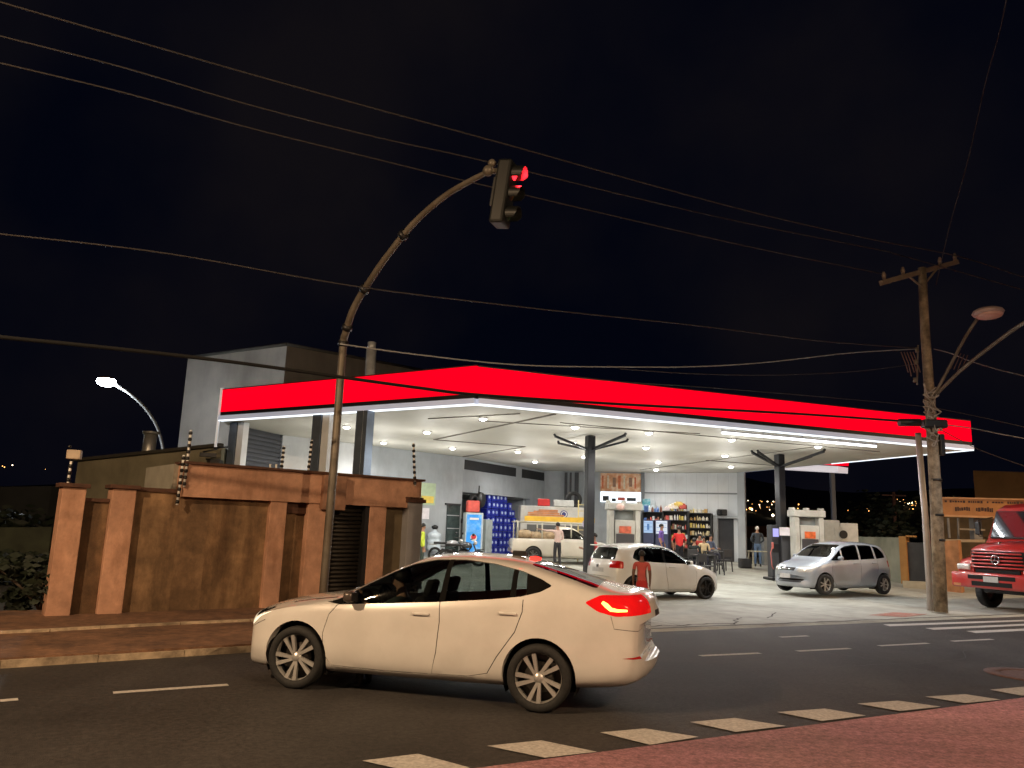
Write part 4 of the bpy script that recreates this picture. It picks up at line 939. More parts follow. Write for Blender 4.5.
colA=column('canopy_column','charcoal tree-like column with four arms, between the pickup and the white hatchback',588,(588,586),.27,tips=((554,434),(558,441.5),(626,433),(628,439)))
colB=column('canopy_column','charcoal tree-like column with four arms, beside the pump and the silver people carrier',784,(783,584),.28,tips=((751.5,450.6),(757.5,450.2),(825,449.3),(813,454.5)))
steel=mat('blue_grey_steel',(.16,.20,.26),.4,.5,.15,3); wst=mat('white_cladding',(.72,.76,.80),.4,0,.08,3)
for (x0,x1,y,lab,dx) in ((223,240,422,'steel post at the left end of the canopy with one white side','l'),(305,327,414,'steel post with a white clad side rising behind the traffic light pole','m'),(350,366,410,'dark steel post with a pale web standing below the pale chimney','r')):
    pa,pb=G(x0,y,CZ),G(x1,y-1,CZ); d=(cF-cL).normalized(); n=V(-d.y,d.x,0); base=(pa+pb)/2+n*.35; 
    r=thing('canopy_post',lab,'post',(base.x,base.y,gz(base.y)),math.atan2(d.y,d.x),'posts under the left canopy edge'); w=(pb-pa).length*.8; h=CZ-gz(base.y)
    b=MB(); b.box((-w*.23,0,h/2),(w*.52,.3,h)); b.build('column_shaft',steel,r)
    if dx!='r': b=MB(); b.box((w*.28,0,h/2),(w*.42,.22,h)); b.build('cladding',wst,r)
    else:
        b=MB(); b.box((w*.23,0,h/2),(w*.3,.3,h)); b.build('column_shaft',steel,r); b=MB(); b.box((.02,-.10,h/2),(w*.2,.06,h)); b.build('cladding',wst,r)
# small second canopy beyond
s0=G(797,463.5,CZ); 
sc2=thing('small_canopy','small second canopy with a lit white edge and red fascia beyond the main one','canopy',(14,36,CZ))
a=PY(770,466,39); c=PY(843,470,36); 
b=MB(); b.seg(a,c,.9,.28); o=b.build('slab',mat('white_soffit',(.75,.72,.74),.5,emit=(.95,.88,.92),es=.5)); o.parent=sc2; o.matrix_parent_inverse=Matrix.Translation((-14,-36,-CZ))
b=MB(); b.seg(a+V(0,-.5,.32),c+V(.05,-.5,.32),.05,.34); o=b.build('red_panel',redm); o.parent=sc2; o.matrix_parent_inverse=Matrix.Translation((-14,-36,-CZ))
p=PY(832,473,36); b=MB(); zz=gz(36); b.box((0,0,(p.z-zz)/2),(.19,.19,p.z-zz),bev=.01); b.box((0,0,.05),(.5,.5,.1)); r=b.build('steel_post',mat('slate_post',(.09,.10,.13),.5,.2,.1)); r.location=(p.x,p.y,zz); tag(r,'slim slate-blue post under the small second canopy','post')
# ------------------------------------------------------------------ station building
gw=mat('station_grey_wall',(.42,.45,.48),.7,0,.08,1.2,.1,stain=((.28,.29,.31),.5,(1,1,.4)),sscale=.8)
gw2=mat('station_white_wall',(.74,.76,.78),.7,0,.06,1,.1,stain=((.5,.5,.5),.5,(1,1,.4)),sscale=.6)
dkw=mat('dark_louvre',(.035,.037,.042),.5,.3,.15,3)
shop=thing('station_building','grey walled station shop with a dark recessed bay under the canopy','building',(-3,34,0))
SM=Matrix.Translation((3,-34,0))
def spart(b,name,mt):
    o=b.build(name,mt); o.parent=shop; o.matrix_parent_inverse=SM; return o
W=[G(283,435.5,CZ),G(372,446,CZ),G(443,454.9,CZ),G(464,457.2,CZ),G(545,471,CZ),G(592,472,CZ),G(643,473,CZ),G(740,473,CZ)]
W=[V(p.x,p.y,0) for p in W]
def wall(a,c,z0,z1,th=.25,back=True):
    d=(c-a).normalized(); n=V(-d.y,d.x,0); b=MB(); b.prism([(a.x,a.y),(c.x,c.y),((c+n*th).x,(c+n*th).y),((a+n*th).x,(a+n*th).y)],z1-z0,z0=z0); return b
def nrm(a,c): d=(c-a).normalized(); return V(-d.y,d.x,0)
ZT=CZ+.012
spart(wall(W[0],W[1],0,ZT),'wall',gw2); spart(wall(W[1],W[2],0,ZT),'wall',gw); spart(wall(W[2],W[3],0,ZT),'wall',gw)
n34=nrm(W[3],W[4]); zb_=ON(463.5,492,W[3],n34).z; uo=ON(530,497.7,W[3],n34); 
spart(wall(W[3],W[4],zb_,ZT),'bulkhead',gw)
pe=W[3].lerp(W[4],.80); spart(wall(pe,W[4],0,zb_-.003),'wall',gw)
# alcove
back=n34*3.2; a,c=W[3]+back,pe+back
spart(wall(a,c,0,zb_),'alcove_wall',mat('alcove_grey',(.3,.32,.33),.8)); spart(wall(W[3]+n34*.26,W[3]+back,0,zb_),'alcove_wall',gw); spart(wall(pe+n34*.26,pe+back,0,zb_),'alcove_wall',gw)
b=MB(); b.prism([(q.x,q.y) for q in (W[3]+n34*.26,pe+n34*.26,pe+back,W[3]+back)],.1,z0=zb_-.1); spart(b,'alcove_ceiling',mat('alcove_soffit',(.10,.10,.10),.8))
spart(wall(W[4],W[5],0,ZT),'wall',gw); spart(wall(W[5],W[6],0,ZT),'wall',gw); spart(wall(W[6],W[7],0,ZT),'back_wall',gw2)
def onw(i,x0,y0,x1,y1,th=.03,lift=.004,name='panel',mt=None,own=None,bev=0):
    """flat box on wall i covering the pixel rectangle"""
    a=W[i]; c=W[i+1]; n=nrm(a,c); d=(c-a).normalized(); A=ON(x0,(y0+y1)/2,a,n); B=ON(x1,(y0+y1)/2,a,n); T=ON((x0+x1)/2,y0,a,n).z; Bt=ON((x0+x1)/2,y1,a,n).z
    u0,u1=(A-a).dot(d),(B-a).dot(d); cc=a+d*((u0+u1)/2)-n*(th/2+lift); b=MB(); b.box((0,0,0),(u1-u0,th,T-Bt),bev=bev)
    if own is not None:
        o=b.build(name,mt,loc=(cc.x,cc.y,(T+Bt)/2)); o.rotation_euler=(0,0,math.atan2(d.y,d.x)); tag(o,own[0],own[1],own[2] if len(own)>2 else None); return o
    o=b.build(name,mt); o.parent=shop; o.location=(cc.x+3,cc.y-34,(T+Bt)/2); o.rotation_euler=(0,0,math.atan2(d.y,d.x)); return o
vb=mat('vent_black',(.012,.012,.014),.6)
# vents follow the ceiling line: built on the bulkhead plane between two heights
d34=(W[4]-W[3]).normalized()
def onplane(i,u0,u1,z0,z1,th,lift,name,mt):
    a=W[i]; d=(W[i+1]-a).normalized(); n=nrm(a,W[i+1]); cc=a+d*((u0+u1)/2)-n*(th/2+lift); b=MB(); b.box((0,0,0),(u1-u0,th,z1-z0)); o=b.build(name,mt); o.parent=shop; o.location=(cc.x+3,cc.y-34,(z0+z1)/2); o.rotation_euler=(0,0,math.atan2(d.y,d.x)); return o
L34=(W[4]-W[3]).length; zv=ON(500,474.5,W[3],n34).z
for u0,u1 in ((.06,L34*.60),(L34*.68,L34*.985)):
    v=onplane(3,u0,u1,zv,CZ-.10,.02,.004,'vent_louvre',vb)
# louvred dark wall left
pl=V(cLB.x,cLB.y,0)
lw=thing('louvred_screen','dark horizontal louvred screen wall at the left end under the canopy','screen',tuple(pl))
d=(W[0]-pl); L_=d.length; an=math.atan2(d.y,d.x); lw.rotation_euler=(0,0,an)
b=MB(); b.box((L_/2,.1,ZT/2),(L_-.02,.1,ZT)); b.build('backing',dkw,lw)
b=MB(); z=.2
while z<CZ-.05: b.box((L_/2,.03,z),(L_-.05,.05,.09)); z+=.15
b.build('louvres',mat('louvre_grey',(.055,.058,.07),.5,.3,.1,4),lw)
# details on the grey walls
onw(1,420.5,483,435,505,.03,.004,'poster',mat('pale_green_poster',(.45,.55,.36),.5,0,.1,5),own=('pale green and yellow price poster on the grey wall beside the end pillar','poster'))
onw(1,421,496,433,503,.01,.036,'poster_strip',mat('yellow_strip',(.75,.55,.10),.5),own=('ochre yellow strip of lettering across the foot of the pale green poster','sticker'))
onw(1,421.5,508,429,519,.01,.004,'paper_notice',mat('white_paper',(.75,.70,.74),.7),own=('white paper notice taped to the wall under the green poster','notice'))
b=MB(); b.lathe([(.001,0),(.40,0),(.43,.06),(.43,.30),(.39,.38),(.43,.46),(.43,.62),(.39,.68),(.43,.74),(.43,.95),(.38,1.05),(.16,1.15),(.13,1.25),(.13,1.38),(.001,1.38)],n=20)
b.bm.transform(Matrix.Scale(.68,4))
p=ON(435,549,W[1],nrm(W[1],W[2])); o=b.build('water_cooler_bottle',mat('pale_plastic',(.55,.62,.68),.2,0,.2,5),loc=(p.x-.0,p.y-.55,gz(p.y)+.25)); tag(o,'big pale blue-white plastic water bottle standing against the grey wall','bottle')
b=MB(); b.ball((0,0,0),.12); b.cyl((0,0,.02),.14,.1); o=b.build('bottle_cap',BLK); o.parent=bpy.data.objects['water_cooler_bottle']; o.location=(0,0,.95)
onw(2,445.8,505,458.5,552,.05,.004,'door',mat('dark_glass_door',(.05,.07,.07),.15,0,.3,4),own=None)
onw(2,444.8,503.5,459.5,505.2,.09,.006,'door_frame',dkw)
for yy in (515,528,541): onw(2,446,yy,458.3,yy+.8,.02,.058,'door_rail',gw)
for k,(x,y) in enumerate(((444,520),)): onw(2,461,518.5,462.6,523,.05,.004,'switch_box',BLK)
# vertical dark pipes
for x0,x1 in ((564.5,567),(569.5,571.5),(574.5,578.5)): onw(4,x0,472.6,x1,520,.10,.004,'drain_pipe',mat('pipe_dark',(.04,.042,.048),.5))
# storefront
on=mat('orange_mural',(.75,.36,.18),.6,0,.35,2.2,stain=((.7,.6,.45),.9),sscale=2.2)
onw(5,600.5,473.4,641,491.5,.06,.004,'mural_sign',on,own=('faded orange and cream picture sign above the lit shop window','sign'))
rr2=random.Random(4)
for k in range(7):
    x=602+k*5.4; onw(5,x,475+rr2.random()*3,x+rr2.uniform(1.4,3.6),490-rr2.random()*4,.008,.066,'sign_panel',mat('mural_tone%d'%(k%3),[(.62,.16,.06),(.70,.62,.48),(.28,.15,.10)][k%3],.6,0,.3,6)).name='mural_shape'
onw(5,600.5,492,641,502.5,.05,.004,'lit_window',emis('lit_window_glow',(.85,.93,1),1.7))
for x,y,w,h,m_ in ((603,496,6,5,BLK),(612,498.5,4,3,BLK),(618,497.5,7,3,mat('shelf_red',(.5,.08,.05),.6)),(627,498,9,3.2,BLK)): onw(5,x,y,x+w,y+h,.12,.056,'window_stock',m_)
onw(5,641.3,472.8,644.5,548,.25,.004,'pilaster',mat('pilaster_grey',(.18,.19,.20),.7)); onw(4,588.5,472.8,592.,548,.3,.004,'pilaster',gw)
onw(6,645,492.6,739,494,.06,.004,'rail',mat('rail_grey',(.22,.23,.24),.6))
for k in range(1,9): onw(6,644+k*10.6,473.5,644.15+k*10.6,545,.006,.003,'panel_joint',mat('joint_grey',(.4,.42,.44),.8))
onw(6,739,473,746.5,566,.35,.006,'end_pillar',gw)
# grey door frame + doorway near the end
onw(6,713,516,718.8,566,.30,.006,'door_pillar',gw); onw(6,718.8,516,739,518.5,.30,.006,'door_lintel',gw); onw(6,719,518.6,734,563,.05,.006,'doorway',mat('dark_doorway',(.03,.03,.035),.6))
b=MB(); b.box((0,0,0),(.45,.35,.3),bev=.05); b.cyl((0,-.25,-.02),.10,.25,12,'y'); p=ON(720,512.5,W[6],nrm(W[6],W[7])); o=b.build('security_camera',BLK,loc=(p.x,p.y-.35,p.z)); tag(o,'black camera-like box on top of the grey door pillar','camera')
# ------------------------------------------------------------------ people
skinm=mat('skin_brown',(.36,.19,.12),.6,0,.08,8); skin2=mat('skin_light',(.52,.31,.22),.6,0,.08,8)
hairm=mat('black_hair',(.012,.010,.009),.6,0,.3,30); shoem=mat('dark_shoes',(.03,.03,.03),.6)
def human(name,label,loc,rz,ht=1.72,shirt=(.5,.05,.05),pants=(.03,.03,.04),over=None,sleeve=.5,skin=None,shorts=False,hair=True,group=None,shoe=None,parent_loc=True,fat=1.0,cap_=None):
    J=dict(pel=(0,0,.93,.135,.105),spi=(0,0,1.10,.125,.095),che=(0,0,1.32,.15,.105),nb=(0,.01,1.46,.075,.06),nk=(0,0,1.54,.052,.055),hd=(0,-.012,1.615,.072,.088),ht=(0,-.008,1.69,.062,.078),nose=(0,-.105,1.60,.014,.016))
    for s,k in ((1,'l'),(-1,'r')):
        J.update({'sh'+k:(.175*s,.0,1.42,.062,.06),'el'+k:(.215*s,.03,1.14,.043,.043),'wr'+k:(.215*s,-.05,.90,.028,.024),'pa'+k:(.213*s,-.075,.83,.036,.018),
          'hi'+k:(.085*s,0,.88,.09,.09),'kn'+k:(.10*s,-.02,.49,.062,.062),'an'+k:(.105*s,.03,.10,.042,.045),'he'+k:(.105*s,.04,.04,.035,.038),'to'+k:(.12*s,-.15,.03,.04,.026)})
    if over:
        for k,v in over.items(): J[k]=tuple(v)+J[k][3:] if len(v)==3 else tuple(v)
    names=list(J); E=[('pel','spi'),('spi','che'),('che','nb'),('nb','nk'),('nk','hd'),('hd','ht'),('hd','nose')]
    for k in 'lr': E+=[('che','sh'+k),('sh'+k,'el'+k),('el'+k,'wr'+k),('wr'+k,'pa'+k),('pel','hi'+k),('hi'+k,'kn'+k),('kn'+k,'an'+k),('an'+k,'he'+k),('he'+k,'to'+k)]
    vs=[V(*J[n][:3]) for n in names]; rad=[J[n][3:5] for n in names]; ed=[(names.index(a),names.index(b)) for a,b in E]
    for k,s in (('l',1),('r',-1)):      # five fingers, each its own bent chain rooted in the palm
        w=V(*J['wr'+k][:3]); p=V(*J['pa'+k][:3]); d=(p-w).normalized(); side=V(0,-1,0) if abs(d.y)<.8 else V(0,0,1); side=(side-d*side.dot(d)).normalized(); inw=d.cross(side)*(-s)
        for f in range(4):
            o=side*(.026-.017*f)+d*.02; l=(.07,.08,.075,.058)[f]; i0=len(vs)
            vs+= [p+o*1.0, p+o+d*l*.5+inw*.004, p+o+d*l*.95+inw*.02]; rad+=[(.011,.011),(.009,.009),(.007,.007)]; ed+=[(names.index('pa'+k),i0),(i0,i0+1),(i0+1,i0+2)]
        i0=len(vs); vs+=[w.lerp(p,.45)+side*.03,p+side*.05+inw*.012]; rad+=[(.013,.013),(.009,.009)]; ed+=[(names.index('pa'+k),i0),(i0,i0+1)]
    sc_=ht/1.75
    me=bpy.data.meshes.new(name); me.from_pydata([tuple(v) for v in vs],ed,[]); o=bpy.data.objects.new(name,me); COL.objects.link(o)
    md=o.modifiers.new('s','SKIN'); md.use_smooth_shade=True; md.branch_smoothing=.3
    if not me.skin_vertices: bpy.context.view_layer.objects.active=o; bpy.context.view_layer.update()
    sv=me.skin_vertices[0].data if me.skin_vertices else None
    if sv is None:
        me.attributes
    for i,r in enumerate(rad): 
        f=fat if i<len(names) and names[i] in('pel','spi','che','hil','hir') else 1.0
        sv[i].radius=(r[0]*f,r[1]*f)
    sv[0].use_root=False
    sv[names.index('pel')].use_root=True
    sb=o.modifiers.new('d','SUBSURF'); sb.levels=2; sb.render_levels=2
    dg=bpy.context.evaluated_depsgraph_get(); m2=bpy.data.meshes.new_from_object(o.evaluated_get(dg)); bpy.data.objects.remove(o)
    sm=mat('cloth_%d_%d_%d'%tuple(int(c*99) for c in shirt),shirt,.85,0,.12,6); pm=mat('cloth_%d_%d_%d'%tuple(int(c*99) for c in pants),pants,.85,0,.15,6)
    m2.materials.clear()
    for q in (skin or skinm,sm,pm,shoe or shoem): m2.materials.append(q)
    segs=[(vs[a],vs[b],(names[a] if a<len(names) else 'f'),(names[b] if b<len(names) else 'f')) for a,b in ed]
    for f in m2.polygons:
        c=f.center; best=None
        for A,B,na,nb_ in segs:
            ab=B-A; t=max(0,min(1,(c-A).dot(ab)/max(ab.length_squared,1e-9))); dd=(c-(A+ab*t)).length
            if best is None or dd<best[0]: best=(dd,na,nb_,t)
        na,nb_,t=best[1:]; k=0
        if na in('pel','spi') and nb_ in ('spi','che') or nb_[:2]=='sh': k=1
        if na=='pel' and nb_=='spi' and t<.25: k=2
        if na=='che' and nb_=='nb': k=1 if t<.85 else 0
        if na[:2]=='sh' and nb_[:2]=='el': k=1 if t<(sleeve*2) else 0
        if na[:2]=='el' and nb_[:2]=='wr': k=1 if sleeve>.5 and t<(sleeve-.5)*2 else 0
        if nb_[:2]=='hi': k=2
        if na[:2]=='hi': k=2 if (not shorts or t<.85) else 0
        if na[:2]=='kn': k=0 if shorts else (2 if t<.96 else 3)
        if na[:2] in('an','he'): k=3
        f.material_index=k; f.use_smooth=True
    m2.transform(Matrix.Scale(sc_,4)); o=bpy.data.objects.new(name,m2); COL.objects.link(o); o.location=loc; o.rotation_euler=(0,0,rz); tag(o,label,'person',group)
    hp=V(*J['hd'][:3])*sc_; tp=V(*J['ht'][:3])*sc_
    if hair:
        b=MB(); 
        rg=[]
        for i in range(9):
            a=math.pi*.5*i/8*1.25; rg.append((max(.001,.088*math.sin(a)),.085*math.cos(a)))
        b.lathe([(r*sc_*1.10,z*sc_*1.10) for r,z in rg],n=16)
        M=Matrix.Translation(hp+V(0,.022*sc_,.055*sc_))@Euler((R(-18),0,0)).to_matrix().to_4x4()@Matrix.Diagonal((.9,1.12,1.0,1)); b.bm.transform(M)
        h=b.build('hair',cap_ or hairm,o,smooth=True)
    b=MB()
    for s in (1,-1): b.ball(hp+V(.03*s,-.085,.012)*sc_,.009*sc_,6); 
    b.box(tuple(hp+V(0,-.088,-.045)*sc_),(.04*sc_,.006,.008)); 
    e=b.build('face',mat('eye_dark',(.05,.02,.02),.4),o)
    return o
def at(x,y): p=GF(x,y); return V(p.x,p.y,gz(p.y))
def depth(x,Y,top=None):
    """ground point under image column x at depth Y"""
    p=PY(x,520,Y); return V(p.x,p.y,gz(Y))
P_=depth(421.5,33.0); human('person','person in a yellow-green high-visibility top beside the grey end pillar',depth(423.5,27.5),R(100),1.70,(.62,.75,.08),(.05,.07,.06),sleeve=.9,fat=1.1)
human('person','person in a pale pinkish shirt stretching one arm towards the pickup cab',depth(558,30.6),R(200),1.74,(.62,.46,.42),(.03,.03,.035),over={'ell':(.42,-.10,1.42),'wrl':(.66,-.18,1.46),'pal':(.73,-.20,1.47),'elr':(-.26,-.05,1.12),'wrr':(-.12,-.22,1.08),'par':(-.06,-.26,1.08)},sleeve=.9)
human('person','person in a red top and dark trousers leaning on the first canopy column',depth(594.5,25.6),R(-80),1.66,(.55,.07,.06),(.025,.02,.025),over={'elr':(-.24,-.12,1.16),'wrr':(-.2,-.34,1.2),'par':(-.2,-.4,1.22)})
boy=depth(642,16.5)
human('person','boy in a red shirt and red shorts seen from behind, walking past the white hatchback',(boy.x,boy.y,gz(boy.y)),R(172),1.38,(.52,.09,.08),(.5,.03,.03),fat=1.1,skin=mat('skin_dark',(.14,.07,.045),.6,0,.08,8),sleeve=.33,over={'ell':(.225,.08,1.16),'wrl':(.225,.02,.93),'pal':(.222,0,.86),'knl':(.10,-.12,.50),'anl':(.10,-.06,.10),'tol':(.12,-.22,.03),'hel':(.10,-.04,.04),'knr':(-.10,.05,.48),'anr':(-.10,.22,.14),'her':(-.10,.24,.09),'tor':(-.11,.06,.03)},shorts=True)
human('person','person in a blue and pink top standing before the white poster',depth(661.5,33.5),R(60),1.70,(.18,.10,.42),(.04,.06,.18),sleeve=.5)
human('person','stout person in a bright red shirt seen from behind at the shop shelves',depth(679,31.5),R(185),1.72,(.62,.03,.03),(.015,.015,.02),fat=1.35,over={'ell':(.30,-.02,1.16),'elr':(-.30,-.02,1.16)})
sit={'pel':(0,0,.48),'spi':(0,.02,.66),'che':(0,0,.9),'nb':(0,0,1.04),'nk':(0,-.02,1.11),'hd':(0,-.04,1.19),'ht':(0,-.03,1.265),'nose':(0,-.135,1.17),'hil':(.085,-.02,.46),'hir':(-.085,-.02,.46),'knl':(.12,-.42,.48),'knr':(-.12,-.42,.48),'anl':(.12,-.42,.1),'anr':(-.12,-.42,.1),'hel':(.12,-.40,.04),'her':(-.12,-.40,.04),'tol':(.13,-.58,.03),'tor':(-.13,-.58,.03),'shl':(.175,0,1.0),'shr':(-.175,0,1.0),'ell':(.24,-.05,.74),'elr':(-.24,-.05,.74),'wrl':(.2,-.28,.70),'wrr':(-.2,-.28,.70),'pal':(.18,-.35,.71),'par':(-.18,-.35,.71)}
seated=[]
for x,Y,rz,sh,lab in ((694,31.0,150,(.02,.03,.03),'seated person in a black top next to the red shirted one'),(703.5,32.5,-10,(.62,.50,.30),'seated person in a yellow-cream top facing the road among the dark chairs'),(710,34.3,30,(.10,.13,.22),'seated person in a blue-grey top next to the grey door pillar'),(699,34.5,10,(.5,.06,.05),'seated person in a red top between the black-topped and the cream-topped one')):
    p=depth(x,Y); human('person',lab,p,R(rz),1.72,sh,(.03,.03,.05),over=sit,sleeve=.5 if sh[0]>.1 else .9); seated.append((p,R(rz)))
human('person','person in dark jacket, blue jeans and white cap standing at the grey doorway',depth(757,34.2),R(165),1.74,(.05,.06,.075),(.10,.16,.27),over={'hd':(0,-.06,1.60),'ht':(0,-.07,1.67),'nose':(0,-.15,1.57),'elr':(-.27,-.05,1.14),'wrr':(-.12,-.20,1.02),'par':(-.06,-.24,1.0),'ell':(.27,-.05,1.14),'wrl':(.12,-.20,1.02),'pal':(.06,-.24,1.0)},sleeve=.95,cap_=mat('white_cap',(.7,.68,.62),.8))
# driver of the white sedan
dv={k:v for k,v in sit.items()}; 
def inv(p): return p
dr=sedan.matrix_basis@V(0,0,0)
hd_=sedan.rotation_euler.z
loc=Matrix.Rotation(hd_,4,'Z')@V(1.93-2.28,-.37,-.02); drv=dict(sit); drv.update({'ell':(.22,-.24,.86),'wrl':(.16,-.42,.98),'pal':(.13,-.47,1.03),'elr':(-.22,-.24,.86),'wrr':(-.16,-.42,.98),'par':(-.13,-.47,1.03)})
human('person','driver of the white sedan with both hands on the steering wheel',V(SEDAN[0],SEDAN[1],0)+loc,hd_-math.pi/2,1.70,(.06,.08,.075),(.03,.03,.03),over=drv,sleeve=.5,skin=skin2)
hm=mpv.rotation_euler.z; loc=Matrix.Rotation(hm,4,'Z')@V(1.83-2.115,-.36,.14)
human('person','driver in a dark top behind the side window of the silver people carrier',V(mpv.location.x,mpv.location.y,mpv.location.z)+loc,hm-math.pi/2,1.68,(.05,.05,.06),(.03,.03,.03),over=sit)
# ------------------------------------------------------------------ things under the canopy
pk=place(PK,V(0,0,0),0,1,.8)
pp=depth(548,32.6); pickup=car(PK,'pickup_car','cream pickup with a loaded bed and ladder rack, mostly hidden behind the sedan and column',(pp.x+.65,pp.y),R(6),z=pp.z)
pickup['category']='pickup'
def own(b,name,label,cat_,mt,loc,rz=0,group=None,smooth=False):
    o=b.build(name,mt,loc=tuple(loc),smooth=smooth); o.rotation_euler=(0,0,rz); return tag(o,label,cat_,group)
tubm=mat('rack_tube',(.5,.48,.4),.5,.3)
b=MB()
for x in (-.2,1.0,2.0):
    for y in (-.72,.72): b.tube([(x,y,.95),(x,y,1.62)],.03,8)
    b.tube([(x,-.75,1.62),(x,.75,1.62)],.03,8)
for y in (-.72,.72): b.tube([(-.9,y,1.62),(2.1,y,1.62)],.03,8)
b.build('ladder_rack',tubm,pickup)
yel=mat('yellow_fibreglass',(.75,.46,.04),.5,0,.12,5)
lad=thing('ladder','long yellow ladder lying on the rack of the cream pickup','ladder',(pickup.location.x,pickup.location.y,pickup.location.z+1.68),pickup.rotation_euler.z)
b=MB()
for y in (-.35,.10): b.box((.15,y,.07),(2.9,.05,.20)); 
b.build('rail',yel,lad); b=MB()
for k in range(10): b.box((-1.2+k*.3,-.125,.04),(.035,.42,.035))
b.build('rung',mat('alu_rung',(.6,.6,.58),.4,.6),lad)
lad.location.z+=.02
b=MB(); b.box((0,0,.07),(1.5,.30,.07)); b.box((.1,.05,.15),(1.3,.26,.06)); b.box((.0,-.05,.22),(1.0,.2,.05)); b.box((-.1,0,.28),(.8,.15,.05)); own(b,'plank_bundle','bundle of orange-brown planks strapped above the yellow ladder','planks',mat('orange_planks',(.50,.20,.07),.7,0,.3,4),(pickup.location.x-.75,pickup.location.y-.05,pickup.location.z+1.85),pickup.rotation_euler.z)
rg=random.Random(9)
for k,(dx,dz,s_) in enumerate(((.6,1.08,.34),(1.15,1.06,.30),(1.6,1.1,.34))):
    b=MB(); b.ball((0,0,0),s_,12,(1.1,1,.62)); 
    for v in b.bm.verts: v.co+=V(rg.uniform(-.03,.03),rg.uniform(-.03,.03),rg.uniform(-.03,.03))
    q=Matrix.Rotation(pickup.rotation_euler.z,4,'Z')@V(dx,-.1,dz); own(b,'sack',['lumpy tan sack beside the pickup cab in its bed','middle of the three lumpy tan sacks in the pickup bed','lumpy tan sack at the tail end of the pickup bed'][k],'sack',mat('jute_sack',(.34,.25,.15),.95,0,.3,6,.4),pickup.location+q,smooth=True,group='sacks in the pickup bed')
b=MB(); b.box((0,0,.12),(.9,.5,.25)); 
# low white stall body with things on top, behind the pickup
st=depth(556,35.0); z0=st.z
b=MB(); b.box((0,0,1.15),(3.2,1.3,2.25),bev=.03); s_=thing('kiosk_trailer','white kiosk trailer with a blue round emblem behind the yellow ladder','trailer',(st.x-.05,st.y+.6,z0),R(4)); b.build('body',mat('kiosk_white',(.55,.54,.52),.6,0,.1,2,stain=((.4,.36,.3),.6),sscale=1.5),s_)
M=Matrix.Translation((.35,-.67,1.95))@Matrix.Rotation(R(90),4,'X')
b=MB(); b.lathe([(.001,0),(.17,0)],n=24,M=M@Matrix.Translation((0,0,.004))); b.build('emblem',mat('navy_emblem',(.03,.04,.20),.6),s_)
b=MB(); b.lathe([(.10,.008),(.13,.008)],n=24,M=M); b.build('emblem_ring',wht,s_)
b=MB(); b.box((0,-.66,1.0),(2.6,.02,.9)); b.build('hatch',mat('kiosk_dark_hatch',(.10,.10,.10),.6),s_)
b=MB()
for x in (-1.1,1.1): b.cyl((x,-.5,.14),.28,.14,18,'y')
b.build('wheel',RUB,s_)
top=z0+2.28
own(MB().box((0,0,.17),(.55,.4,.32),bev=.04),'red_cool_box','red cool box with a pale stripe on top of the white kiosk trailer','cool box',mat('red_box',(.6,.02,.02),.5),(st.x-.55,st.y+.4,top))
b=MB(); b.box((0,0,.16),(.9,.4,.30),bev=.03); b.cyl((.25,-.22,.16),.10,.05,16,'y'); own(b,'generator','white boxed machine with a round dial on top of the kiosk trailer','machine',mat('machine_white',(.6,.6,.57),.5),(st.x+.35,st.y+.3,top))
b=MB(); b.lathe([(.30+.09*math.cos(a),.09*math.sin(a)) for a in [k*math.pi/4 for k in range(8)]],n=28,axis='y',close=True); own(b,'tyre','black tyre standing behind the white machine on the kiosk trailer','tyre',RUB,(st.x+.85,st.y+.9,top+.36))
# leaning yellowish step ladder between pickup cab and column
b=MB(); 
for x in (-.2,.2): b.seg((x,0,0),(x*.8,.5,2.6),.05,.05)
for k in range(9): b.seg((-.2,.05+k*.055,.25+k*.27),(.2,.05+k*.055,.25+k*.27),.035,.035)
q=depth(583,33.5); own(b,'step_ladder','pale yellow wooden ladder standing upright just left of the first column','ladder',mat('ladder_wood',(.55,.45,.2),.7),q)
# blue crates with white round logos, stacked in the bay
crm=mat('blue_crate',(.015,.03,.42),.5,0,.2,3); n_=n34; d_=d34; rz_=math.atan2(d_.y,d_.x)
def crate_proto(label):
    r=thing('water_crate',label,'crate',(0,0,0),rz_,'stacked blue water crates')
    b=MB(); b.box((0,0,.18),(.34,.36,.34),bev=.02)
    for z in (.06,.18,.30): b.box((0,0,z),(.355,.375,.03))
    b.build('crate_shell',crm,r)
    b=MB(); b.cyl((0,-.185,.19),.075,.02,14,'y'); b.build('bottle_base',mat('bottle_white',(.55,.65,.85),.3,0,.2,8),r); return r
base=W[3].lerp(W[4],.33); rgc=random.Random(2)
cols=[(0,8),(1,9),(2,9),(3,9),(4,8),(5,7),(6,6)]
ordn=['bottom','second from the bottom','third from the bottom','fourth from the bottom','fifth from the bottom','sixth from the bottom','seventh from the bottom','eighth from the bottom','ninth from the bottom']
cn=['first','second','third','fourth','fifth','sixth','seventh']
c0=None
for ci,n in cols:
    for k in range(n):
        lab='blue water crate, %s in the %s stack from the freezer'%(('top crate' if k==n-1 else ordn[k]),cn[ci])
        p=base+d_*(ci*.385)+n_*(.35+rgc.uniform(-.05,.05)); p.z=gz(p.y)+.0+k*.355
        if c0 is None: c0=crate_proto(lab); r=c0
        else: r=copy_tree(c0)
        r.location=p; r['label']=lab; r.rotation_euler.z=rz_+rgc.uniform(-.06,.06)
for px,py in ((493,553),(500,552),(508,555)):
    b=MB(); b.box((0,0,.16),(.4,.4,.32),bev=.03); b.box((0,0,.3),(.42,.42,.04)); q=depth(px,32.0); own(b,'red_crate',{493:'red crate standing in front of the blue crates, next to the freezer',500:'middle red crate in front of the blue crates',508:'red crate by the tail of the cream pickup'}[px],'crate',mat('red_crate_plastic',(.55,.03,.03),.5),q,group='red crates')
